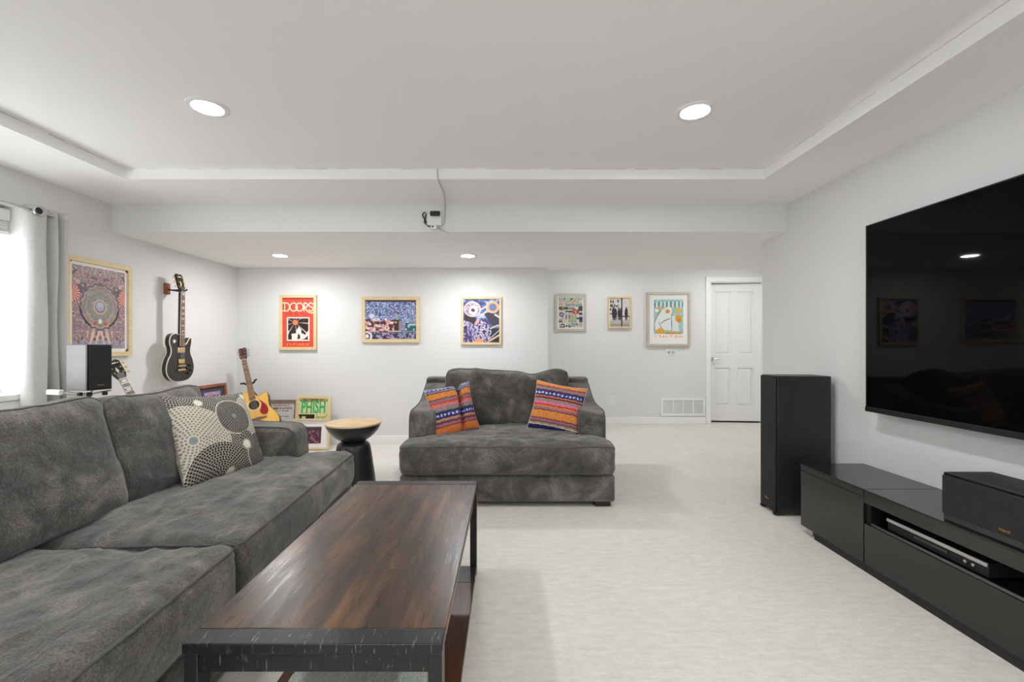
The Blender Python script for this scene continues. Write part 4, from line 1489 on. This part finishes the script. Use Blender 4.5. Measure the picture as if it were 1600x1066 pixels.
def art_lines(u, v):
    col = base(u, (214, 212, 206))
    rows = [(.93, .03, (190, 110, 80), .28, .80), (.86, .045, (110, 108, 106), .12, .90), (.80, .02, (130, 128, 124), .2, .8), (.66, .03, (120, 118, 116), .32, .82), (.55, .02, (150, 148, 144), .38, .7),
            (.45, .04, (100, 98, 98), .3, .85), (.34, .02, (140, 138, 134), .3, .8), (.26, .03, (110, 108, 106), .35, .75), (.16, .02, (140, 138, 134), .3, .8)]
    for y_, hgt, c, a, b_ in rows:
        m_ = (np.abs(v - y_) < hgt / 2 * 1.2) & (u > a) & (u < b_) & (vnoise(u * 44, v * 40, 0, int(y_ * 100)) > .42)
        col[m_] = c
    return col


def art_green(u, v):
    col = base(u, (222, 220, 160)) * (0.97 + .05 * fbm(u * 6, v * 6, 0, 7, 2))[:, None]
    blk = (u > .0) & (u < .56) & (v > .50) & (v < .655)
    put(col, blk, (38, 36, 30))
    put(col, blk & (v < .61) & (fbm(u * 14, v * 10, 0, 8, 3) > .52), (216, 214, 168))
    put(col, (np.hypot(u - .06, v - .955) < .02) | (np.hypot(u - .94, v - .955) < .02), (90, 60, 40))
    put(col, (np.hypot(u - .64, v - .64) < .014) | (np.hypot(u - .96, v - .64) < .014), (60, 90, 50))
    return col


def art_dark(u, v):
    col = base(u, (66, 44, 58)) * (0.7 + .6 * fbm(u * 9, v * 6, 0, 17, 3))[:, None]
    put(col, (v < .80) & (u > .4) & (vnoise(u * 14, v * 10, 0, 5) > .55), (150, 84, 104))
    put(col, (v > .9), (92, 62, 60))
    return col


YW = YB - 0.0005
# mandala poster on the left wall, seen past the curtain
pm, pr, _ = picture('tall pale wood framed mandala poster in purple and red on the left wall', 0.545, 0.725, 0.036, 0.03, PALEWOOD, art_mandala,
                    (XL + 0.0005, 3.298, 1.412), (0, 0, R(90)), res=170, mount=0.024, mount_mat=WHITEPAPER)
for sx in (-1, 1):
    for sz in (-1, 1):
        a, c = sx * (0.2725 - 0.036), sz * (0.3625 - 0.036)
        obj('corner_clip', MB().prism([(a, c), (a - sx * 0.022, c), (a, c - sz * 0.022)], -0.0195, -0.0165, 'y'), MATBLACK, pm)
picture('red poster with interlaced cream letters and a black and white panel on the back wall', 0.424, 0.630, 0.033, 0.028, PALEWOOD, art_doors, (-2.39, YW, 1.394), res=150)
picture('wide blue concert stage picture in a pale wood frame on the back wall', 0.662, 0.526, 0.040, 0.028, PALEWOOD, art_stage, (-1.329, YW, 1.427), res=160)
picture('blue and lavender portrait poster with an orange ring on the back wall', 0.461, 0.546, 0.026, 0.030, PALEWOOD, art_singer, (-0.292, YW, 1.413), res=140)
YH = YA - 0.0005
picture('collage print in a greyed beige frame on the hall wall, nearest the wall corner', 0.448, 0.540, 0.036, 0.03, BEIGEWOOD, art_collage, (0.916, YH, 1.603), res=110, mount=0.016)
picture('small black and white street photograph in a pale wood frame on the hall wall', 0.328, 0.452, 0.022, 0.045, PALEWOOD, art_street, (1.616, YH, 1.604), res=90)
picture('large white matted print of a seated white figure with orange flowers beside the door', 0.622, 0.775, 0.034, 0.04, BEIGEWOOD, art_bear, (2.32, YH, 1.505), res=110, art_frac=(0.76, 0.80, 0.0))

# pictures leaning on the floor
t, o, (aw, ah) = picture('red brown framed band poster leaning on the left wall behind the sofa', 0.43, 0.73, 0.028, 0.035, REDWOOD, art_panic, (XL + 0.095, 4.46, 0.366), (R(-7), 0, R(90)), res=60, mount_mat=GREYMAT, art_frac=(0.76, 0.88, 0.0))
WORDS = mat('pink_white_ink', L(228, 190, 196), 0.6)
text_part('lettering', 'WIDESPREAD', 0.05, WORDS, o, (0, -0.001, ah / 2 - 0.028), offset=0.0012, width=aw * 0.86)
text_part('lettering', 'PANIC', 0.085, mat('white_ink', L(222, 214, 220), 0.6), o, (0, -0.001, ah / 2 - 0.088), offset=0.003, width=aw * 0.88)
picture('taupe framed white notice poster leaning on the back wall beside the acoustic guitar', 0.40, 0.513, 0.034, 0.03, TAUPEWOOD, art_lines, (-2.56, 4.905, 0.260), (R(-8), 0, 0), res=90)
t, o, (aw, ah) = picture('pale wood framed yellow poster with big green letters leaning on the back wall', 0.385, 0.560, 0.030, 0.035, PALEWOOD, art_green, (-2.165, 4.87, 0.283), (R(-8), 0, 0), res=90)
GREEN = mat('green_ink', L(40, 178, 108), 0.6)
text_part('lettering', 'PHISH', 0.19, GREEN, o, (0, -0.001, ah * 0.30), offset=0.005, width=aw * 0.82)
text_part('lettering', 'THE CLIFFORD BALL', 0.045, mat('brown_ink', L(120, 72, 62), 0.6), o, (0, -0.001, ah * 0.462), offset=0.0015, width=aw * 0.78)
text_part('lettering', 'EIGHT', 0.055, mat('leaf_green_ink', L(96, 150, 84), 0.6), o, (aw * 0.28, -0.001, ah * 0.065), offset=0.001, width=aw * 0.34)
picture('pale wood framed dark print leaning in front of the green lettered poster', 0.40, 0.33, 0.020, 0.035, PALEWOOD, art_dark, (-2.125, 4.735, 0.168), (R(-8), 0, R(2)), res=60, art_frac=(0.62, 0.62, -0.04))

# ------------------------------------------------------------------ wall plates and register
sw = thing('light_switch', 'white double light switch plate below the matted hall print', 'switch', (2.362, YA, 1.032))
obj('plate', MB().box(-0.078, 0.078, -0.006, -0.0005, -0.055, 0.055), PLASTIC_W, sw, bevel=0.003)
for x in (-0.03, 0.03):
    obj('toggle', MB().box(x - 0.008, x + 0.008, -0.02, -0.006, -0.016, 0.016), CHROME, sw, bevel=0.002)
for x in (-0.03, 0.03):
    for z in (-0.038, 0.038):
        obj('screw', MB().cyl((x, -0.0072, z), 0.004, 0.0012, 10, 'y'), CHROME, sw)
ol = thing('wall_outlet', 'white electrical outlet low on the hall wall', 'outlet', (1.515, YA, 0.337))
obj('plate', MB().box(-0.04, 0.04, -0.006, -0.0005, -0.062, 0.062), PLASTIC_W, ol, bevel=0.003)
for z in (-0.024, 0.024):
    s_ = obj('socket', MB().box(-0.018, 0.018, -0.0085, -0.006, z - 0.016, z + 0.016), TRIM, ol, bevel=0.003)
    for x in (-0.007, 0.007):
        obj('slot', MB().box(x - 0.0015, x + 0.0015, -0.0092, -0.0084, z - 0.006, z + 0.006), MATBLACK, s_)
vt = thing('air_register', 'white return air grille low on the hall wall beside the door', 'vent', (2.535, YA, 0.243))
gw, gh = 0.640, 0.25
for nm, a in (('frame_rail', (-gw / 2, gw / 2, -0.016, -0.0005, gh / 2 - 0.026, gh / 2)), ('frame_rail', (-gw / 2, gw / 2, -0.016, -0.0005, -gh / 2, -gh / 2 + 0.026)),
              ('frame_rail', (-gw / 2, -gw / 2 + 0.03, -0.0155, -0.0005, -gh / 2, gh / 2)), ('frame_rail', (gw / 2 - 0.03, gw / 2, -0.0155, -0.0005, -gh / 2, gh / 2))):
    obj(nm, MB().box(*a), TRIM, vt, bevel=0.002)
obj('duct_back', MB().box(-gw / 2 + 0.02, gw / 2 - 0.02, -0.0025, -0.001, -gh / 2 + 0.02, gh / 2 - 0.02), mat('duct_grey', L(120, 120, 118), 0.8), vt)
bays = 4
bw_ = (gw - 0.06) / bays
for k in range(1, bays):
    x = -gw / 2 + 0.03 + k * bw_
    obj('divider', MB().box(x - 0.008, x + 0.008, -0.0152, -0.001, -gh / 2 + 0.02, gh / 2 - 0.02), TRIM, vt)
slat_me = None
for k in range(bays):
    xc = -gw / 2 + 0.03 + (k + 0.5) * bw_
    for j in range(11):
        z = -gh / 2 + 0.035 + j * (gh - 0.07) / 10
        if slat_me is None:
            so = obj('slat', MB().add([(-bw_ / 2, -0.013, -0.006), (bw_ / 2, -0.013, -0.006), (bw_ / 2, -0.004, 0.005), (-bw_ / 2, -0.004, 0.005),
                                       (-bw_ / 2, -0.012, -0.0075), (bw_ / 2, -0.012, -0.0075), (bw_ / 2, -0.003, 0.0035), (-bw_ / 2, -0.003, 0.0035)],
                                      [(0, 1, 2, 3), (7, 6, 5, 4), (0, 4, 5, 1), (3, 2, 6, 7), (0, 3, 7, 4), (1, 5, 6, 2)]), TRIM, vt)
            slat_me = so.data
        else:
            so = bpy.data.objects.new('slat', slat_me)
            COL.objects.link(so)
            so.parent = vt
        so.location = (xc, 0, z)


# ------------------------------------------------------------------ guitars (local: x across, y up the neck, z = front)
def smooth_outline(pts, n=10):
    a = np.array(pts, float)
    m_ = len(a)
    out = []
    for i in range(m_):
        p0, p1, p2, p3 = a[i - 1], a[i], a[(i + 1) % m_], a[(i + 2) % m_]
        for k in range(n):
            f = k / n
            out.append(tuple(0.5 * (2 * p1 + (p2 - p0) * f + (2 * p0 - 5 * p1 + 4 * p2 - p3) * f ** 2 + (3 * p1 - p0 - 3 * p2 + p3) * f ** 3)))
    return out


def scaled(poly, d):
    """crude outward offset"""
    a = np.array(poly)
    n = len(a)
    t = np.roll(a, -1, 0) - np.roll(a, 1, 0)
    nrm = np.stack([t[:, 1], -t[:, 0]], 1)
    nrm /= np.linalg.norm(nrm, axis=1)[:, None] + 1e-9
    area = 0.5 * np.sum(a[:, 0] * np.roll(a[:, 1], -1) - np.roll(a[:, 0], -1) * a[:, 1])
    return [tuple(p) for p in (a + nrm * d * (1 if area > 0 else -1))]


def headstock(root, y0, ln, w0, w1, zf, pitch, face_m, tuner_m, button_m, inlay=True):
    hs = bpy.data.objects.new('headstock', MB().prism([(-w0 / 2, 0), (w0 / 2, 0), (w1 / 2 * 0.9, ln * 0.25), (w1 / 2, ln * 0.9), (w1 * 0.3, ln), (0, ln * 0.955), (-w1 * 0.3, ln), (-w1 / 2, ln * 0.9), (-w1 / 2 * 0.9, ln * 0.25)], -0.014, 0.0).mesh('headstock'))
    COL.objects.link(hs)
    hs.data.materials.append(face_m)
    hs.parent = root
    hs.location = (0, y0, zf)
    hs.rotation_euler = (R(-pitch), 0, 0)
    for s in (-1, 1):
        for k in range(3):
            yy = ln * (0.30 + 0.24 * k)
            obj('tuner', MB().cyl((s * w1 * 0.30, yy, 0.0), 0.005, 0.012, 10).tube([(s * w1 * 0.30, yy, -0.010), (s * (w1 / 2 + 0.010), yy, -0.010)], 0.003).cbox((s * (w1 / 2 + 0.016), yy, -0.010), (0.012, 0.018, 0.008)), tuner_m, hs)
    if inlay:
        obj('inlay', MB().prism([(-0.008, ln * 0.45), (0, ln * 0.3), (0.008, ln * 0.45), (0, ln * 0.62)], 0.0002, 0.0012), PEARL, hs)
        obj('inlay', MB().prism([(-0.02, ln * 0.80), (0.02, ln * 0.80), (0.018, ln * 0.86), (-0.018, ln * 0.86)], 0.0002, 0.0012), PEARL, hs)
    return hs


def electric_guitar(root, body_m, head_m):
    half_bass = [(0.0, 0.0), (-0.09, 0.012), (-0.148, 0.06), (-0.165, 0.125), (-0.148, 0.195), (-0.116, 0.25), (-0.114, 0.30), (-0.132, 0.355), (-0.118, 0.412), (-0.07, 0.436), (-0.028, 0.425)]
    treble = [(0.028, 0.40), (0.030, 0.365), (0.048, 0.338), (0.075, 0.352), (0.104, 0.392), (0.125, 0.398), (0.128, 0.36), (0.116, 0.30), (0.118, 0.255), (0.148, 0.195), (0.165, 0.125), (0.148, 0.06), (0.09, 0.012)]
    out = smooth_outline(half_bass + treble, 6)
    obj('body', MB().prism(out, 0.0, 0.046), body_m, root, bevel=0.004)
    obj('binding', MB().prism(scaled(out, 0.0022), 0.040, 0.0466), CREAM, root)
    obj('binding', MB().prism(scaled(out, 0.0022), -0.0004, 0.005), CREAM, root)
    obj('top_plate', MB().prism(scaled(out, -0.0035), 0.0466, 0.050), body_m, root, bevel=0.002)
    obj('neck', MB().prism([(-0.024, 0.33), (0.024, 0.33), (0.0205, 0.812), (-0.0205, 0.812)], 0.030, 0.0555), body_m, root, bevel=0.006)
    obj('fretboard', MB().prism([(-0.028, 0.325), (0.028, 0.325), (0.0215, 0.812), (-0.0215, 0.812)], 0.0556, 0.061), CREAM, root)
    fb = obj('fingerboard_face', MB().prism([(-0.0262, 0.327), (0.0262, 0.327), (0.0198, 0.811), (-0.0198, 0.811)], 0.061, 0.0622), ROSEWOOD, root)
    sc = 0.625
    for k in range(1, 20):
        y = 0.812 - sc * (1 - 2 ** (-k / 12))
        wd = 0.0205 + (0.812 - y) / 0.487 * 0.006
        obj('fret', MB().box(-wd, wd, y - 0.0009, y + 0.0009, 0.0622, 0.0632), CHROME, fb)
        if k in (1, 3, 5, 7, 9, 12, 15, 17):
            y2 = 0.812 - sc * (1 - 2 ** (-(k - 1) / 12))
            c = (y + y2) / 2
            h = (y2 - y) * 0.28
            obj('inlay', MB().box(-0.013, 0.013, c - h, c + h, 0.0622, 0.0627), PEARL, fb)
    obj('nut', MB().box(-0.0215, 0.0215, 0.810, 0.816, 0.056, 0.064), CREAM, root)
    headstock(root, 0.812, 0.172, 0.043, 0.082, 0.058, 14, head_m, GOLD, GOLD)
    for y in (0.285, 0.185):
        p = obj('pickup', MB().box(-0.036, 0.036, y - 0.019, y + 0.019, 0.050, 0.0575), GOLD, root, bevel=0.003)
        obj('pickup_ring', MB().box(-0.043, 0.043, y - 0.023, y + 0.023, 0.0495, 0.0525), BLACK if y < 0.2 else CREAM, p, bevel=0.002)
    obj('bridge', MB().box(-0.045, 0.045, 0.137, 0.150, 0.0505, 0.064), GOLD, root, bevel=0.003)
    obj('tailpiece', MB().box(-0.048, 0.048, 0.098, 0.114, 0.053, 0.064), GOLD, root, bevel=0.005)
    for x, y in ((0.075, 0.115), (0.105, 0.145), (0.085, 0.070), (0.122, 0.098)):
        obj('knob', MB().lathe([(0.012, 0.050), (0.011, 0.062), (0.009, 0.0635)], 16, (x, y, 0)), BLACK, root, smooth=True)
    obj('toggle_plate', MB().cyl((-0.085, 0.365, 0.050), 0.016, 0.0015, 20), CREAM, root)
    obj('toggle_switch', MB().tube([(-0.085, 0.365, 0.051), (-0.083, 0.37, 0.066)], 0.0025), GOLD, root)
    pg = [(0.034, 0.330), (0.045, 0.326), (0.060, 0.335), (0.082, 0.30), (0.064, 0.17), (0.05, 0.165), (0.05, 0.30)]
    for k in range(6):
        x = -0.017 + k * 0.0068
        obj('string', MB().tube([(x * 1.45, 0.106, 0.0655), (x * 1.4, 0.144, 0.0655), (x, 0.813, 0.0648), (x * 1.1, 0.86, 0.057)], 0.0006, 4), CHROME, root)


def basis(loc, xdir, ydir, roll=0.0):
    """matrix with local y along ydir and local x near xdir"""
    y = Vector(ydir).normalized()
    x = Vector(xdir)
    x = (x - y * x.dot(y)).normalized()
    z = x.cross(y)
    return Matrix(((x.x, y.x, z.x, loc[0]), (x.y, y.y, z.y, loc[1]), (x.z, y.z, z.z, loc[2]), (0, 0, 0, 1)))


# electric guitar hanging on the left wall
eg = thing('electric_guitar', 'black electric guitar with cream edging hanging on the left wall', 'guitar')
electric_guitar(eg, EBONYGUITAR, EBONYGUITAR)
eg.matrix_world = basis((-3.012, 3.955, 0.805), (0, 1, 0), (0.012, 0.0, 1))
hg = thing('guitar_hanger', 'small wooden wall hanger holding the black electric guitar', 'hanger', (XL, 3.955, -0.008))
obj('wood_block', MB().box(0.0005, 0.022, -0.028, 0.028, 1.605, 1.705), REDWOOD, hg, bevel=0.003)
obj('hook_arm', MB().tube([(0.02, 0, 1.648), (0.085, 0, 1.640)], 0.007).tube([(0.085, -0.034, 1.638), (0.085, 0.034, 1.638)], 0.007), BLACK, hg, smooth=True)
for s in (-1, 1):
    obj('hook_finger', MB().tube([(0.085, s * 0.034, 1.638), (0.145, s * 0.036, 1.640), (0.170, s * 0.034, 1.652)], 0.0075), BLACK, hg, smooth=True)


def guitar_stand(label, M, yoke_y, depth):
    t = thing('guitar_stand', label, 'stand')
    t.matrix_world = Matrix.Translation(M.translation) @ Matrix.Rotation(math.atan2(M.col[2].y, M.col[2].x) - math.pi / 2 + math.pi, 4, 'Z')
    return t


# second electric guitar standing behind the sofa, only its head and neck in view
g2r = thing('electric_guitar', 'guitar with gold tuners standing behind the sofa below the mandala poster', 'guitar')
electric_guitar(g2r, AMBERGUITAR, EBONYGUITAR)
up2 = Vector((-0.55, 0.0, 1)).normalized()
g2r.matrix_world = basis((-2.3845, 3.135, 0.1626), (0.62, 0.78, 0.1), up2)
st2 = thing('guitar_stand', 'black stand under the guitar behind the sofa', 'stand', (-2.42, 3.22, 0), (0, 0, R(51)))
obj('leg', MB().tube([(0, 0.10, 0.25), (-0.16, 0.0, 0.006)], 0.007), MATBLACK, st2, smooth=True)
obj('leg', MB().tube([(0, 0.10, 0.25), (0.16, 0.0, 0.006)], 0.007), MATBLACK, st2, smooth=True)
obj('leg', MB().tube([(0, 0.10, 0.25), (0, 0.24, 0.006)], 0.007), MATBLACK, st2, smooth=True)
obj('cradle', MB().tube([(-0.10, -0.13, 0.115), (-0.10, -0.10, 0.075), (0, 0.06, 0.10), (0.10, -0.10, 0.075), (0.10, -0.13, 0.115)], 0.007), MATBLACK, st2, smooth=True)


def acoustic_guitar(root):
    half = [(0.0, 0.0), (-0.11, 0.008), (-0.178, 0.055), (-0.198, 0.13), (-0.178, 0.205), (-0.142, 0.27), (-0.136, 0.32), (-0.146, 0.385), (-0.138, 0.452), (-0.09, 0.492), (-0.028, 0.500)]
    treb = [(0.028, 0.485), (0.030, 0.455), (0.045, 0.425), (0.078, 0.422), (0.115, 0.440), (0.142, 0.440), (0.144, 0.385), (0.136, 0.32), (0.142, 0.27), (0.178, 0.205), (0.198, 0.13), (0.178, 0.055), (0.11, 0.008)]
    out = smooth_outline(half + treb, 6)
    obj('body_sides', MB().prism(out, 0.0, 0.100), MAHOGANY, root, bevel=0.003)
    obj('binding', MB().prism(scaled(out, 0.0015), 0.094, 0.1005), MATBLACK, root)
    obj('soundboard', MB().prism(scaled(out, -0.002), 0.1005, 0.103), SPRUCE, root)
    cy = 0.335
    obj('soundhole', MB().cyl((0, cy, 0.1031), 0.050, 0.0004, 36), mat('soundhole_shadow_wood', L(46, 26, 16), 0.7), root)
    ring = MB()
    ring.lathe([(0.0535, 0.1030), (0.0535, 0.1037), (0.0655, 0.1037), (0.0655, 0.1030)], 40, (0, cy, 0), 'z', caps=False)
    obj('rosette', ring, mat('pale_rosette', L(226, 206, 140), 0.4), root)
    pg = smooth_outline([(0.048, cy + 0.046), (0.066, cy + 0.030), (0.108, cy - 0.03), (0.118, cy - 0.09), (0.098, cy - 0.128), (0.058, cy - 0.125), (0.040, cy - 0.085), (0.056, cy - 0.045), (0.068, cy + 0.0)], 5)
    obj('pickguard', MB().prism(pg, 0.1032, 0.1046), REDGUARD, root)
    br = smooth_outline([(-0.085, 0.168), (-0.04, 0.166), (0.0, 0.160), (0.04, 0.166), (0.085, 0.168), (0.085, 0.184), (0.03, 0.192), (-0.03, 0.192), (-0.085, 0.184)], 3)
    obj('bridge', MB().prism(br, 0.103, 0.111), ROSEWOOD, root)
    obj('neck', MB().prism([(-0.026, 0.46), (0.026, 0.46), (0.0215, 0.862), (-0.0215, 0.862)], 0.080, 0.106), MAHOGANY, root, bevel=0.006)
    fb = obj('fretboard', MB().prism([(-0.0285, 0.392), (0.0285, 0.392), (0.022, 0.860), (-0.022, 0.860)], 0.1062, 0.112), ROSEWOOD, root)
    for k in range(1, 20):
        y = 0.862 - 0.645 * (1 - 2 ** (-k / 12))
        wd = 0.021 + (0.862 - y) / 0.47 * 0.0065
        obj('fret', MB().box(-wd, wd, y - 0.0012, y + 0.0012, 0.112, 0.1132), GOLD, fb)
        if k in (3, 5, 7, 9, 12):
            obj('inlay', MB().cyl((0, y + 0.014, 0.112), 0.0035, 0.0006, 10), PEARL, fb)
    obj('nut', MB().box(-0.022, 0.022, 0.860, 0.866, 0.106, 0.115), CREAM, root)
    headstock(root, 0.862, 0.17, 0.044, 0.078, 0.108, 14, MAHOGANY, CHROME, CHROME, inlay=False)
    for k in range(6):
        x = -0.018 + k * 0.0072
        obj('string', MB().tube([(x * 1.4, 0.178, 0.1125), (x, 0.863, 0.1165), (x * 1.1, 0.91, 0.108)], 0.0006, 4), CHROME, root)


ag = thing('acoustic_guitar', 'golden acoustic guitar with red pickguard on a stand in the back corner', 'guitar')
acoustic_guitar(ag)
upa = Vector((-0.44, 0.35, 1.0)).normalized()
ag_loc = (-2.5093, 4.4887, 0.1817)
ag.matrix_world = basis(ag_loc, (0.93, 0.36, 0.25), upa)
MA = basis(ag_loc, (0.93, 0.36, 0.25), upa)
sa = thing('guitar_stand', 'black tripod stand with a neck yoke holding the acoustic guitar', 'stand', (-2.60, 4.62, 0))


def gp(x, y, z):
    """point on the guitar, in the stand's own frame"""
    return (MA @ Vector((x, y, z))) - Vector((-2.60, 4.62, 0))


hub = gp(0.0, 0.14, -0.035)
for fx_, fy_ in ((-0.20, -0.10), (0.26, -0.12), (0.0, 0.10)):
    obj('leg', MB().tube([hub, (fx_, fy_, 0.008)], 0.008), MATBLACK, sa, smooth=True)
obj('pole', MB().tube([hub, gp(0.0, 0.40, -0.03), gp(0.0, 0.60, 0.03)], 0.009), MATBLACK, sa, smooth=True)
for s_ in (-1, 1):
    obj('cradle_arm', MB().tube([hub, gp(s_ * 0.09, 0.02, -0.03), gp(s_ * 0.10, -0.012, 0.0), gp(s_ * 0.10, -0.012, 0.11), gp(s_ * 0.10, 0.015, 0.125)], 0.008), MATBLACK, sa, smooth=True)
    obj('yoke_arm', MB().tube([gp(0.0, 0.60, 0.03), gp(s_ * 0.04, 0.605, 0.05), gp(s_ * 0.052, 0.605, 0.09), gp(s_ * 0.075, 0.60, 0.115)], 0.009), MATBLACK, sa, smooth=True)

# ------------------------------------------------------------------ power box with cable on the soffit face
pb = thing('wireless_box', 'white box with black power brick fixed to the face of the soffit', 'device', (-0.566, YBEAM - 0.004, 0))
obj('enclosure', MB().box(-0.058, 0.058, -0.028, -0.0005, 2.065, 2.178), PLASTIC_W, pb, bevel=0.006)
obj('power_brick', MB().box(-0.028, 0.05, -0.055, -0.0285, 2.135, 2.172), BLACK, pb, bevel=0.008, seg=3)
lp = [(-0.02, -0.04, 2.146), (-0.045, -0.036, 2.15), (-0.052, -0.034, 2.175), (-0.060, -0.034, 2.178), (-0.066, -0.034, 2.15)]
obj('cord', MB().tube(lp, 0.0025, 6), PLASTIC_W, pb, smooth=True)
lp = [(-0.068 + 0.013 * math.sin(a) * (1 if k < 12 else -0.8), -0.03, 2.118 + 0.045 * math.cos(a)) for k, a in enumerate(np.linspace(0, 4 * math.pi, 24))]
obj('cord_coil', MB().tube([(-0.075, -0.03, 2.165), (-0.088, -0.03, 2.15), (-0.082, -0.03, 2.13), (-0.066, -0.03, 2.11), (-0.060, -0.03, 2.085), (-0.066, -0.03, 2.078), (-0.074, -0.03, 2.088), (-0.068, -0.03, 2.12), (-0.062, -0.03, 2.15), (-0.068, -0.03, 2.166), (-0.075, -0.03, 2.165)], 0.0055, 8), BLACK, pb, smooth=True)
obj('plug', MB().tube([(-0.064, -0.03, 2.078), (-0.05, -0.03, 2.062), (-0.03, -0.03, 2.055)], [0.003, 0.004, 0.006], 8), BLACK, pb, smooth=True)
pt_ = obj('adapter', MB().box(-0.022, 0.022, -0.04, -0.003, 2.036, 2.064), PLASTIC_W, pb, bevel=0.003)
obj('contact', MB().box(-0.014, -0.002, -0.0412, -0.0398, 2.046, 2.060), GREYMAT, pt_)
obj('stub_rod', MB().tube([(0.03, -0.02, 2.05), (0.112, -0.02, 2.005)], 0.004, 8), CHROME, pb, smooth=True)
cb = obj('ceiling_cable', MB().tube([(-0.462, TY1 - 0.004, ZT - 0.003), (-0.460, TY1 - 0.006, ZP + 0.01), (-0.457, TY1 + 0.01, ZP - 0.006), (-0.452, 3.15, ZP - 0.012), (-0.482, YBEAM - 0.012, ZP - 0.012), (-0.484, YBEAM - 0.008, 2.15), (-0.490, YBEAM - 0.008, 2.09), (-0.503, YBEAM - 0.016, 2.070)], 0.0045, 8), mat('grey_white_cable', L(186, 186, 184), 0.5), None, smooth=True)
tag(cb, 'thin white cable running from the ceiling tray down to the box on the soffit', 'cable')

# ------------------------------------------------------------------ settle empties placed by matrix
bpy.context.view_layer.update()
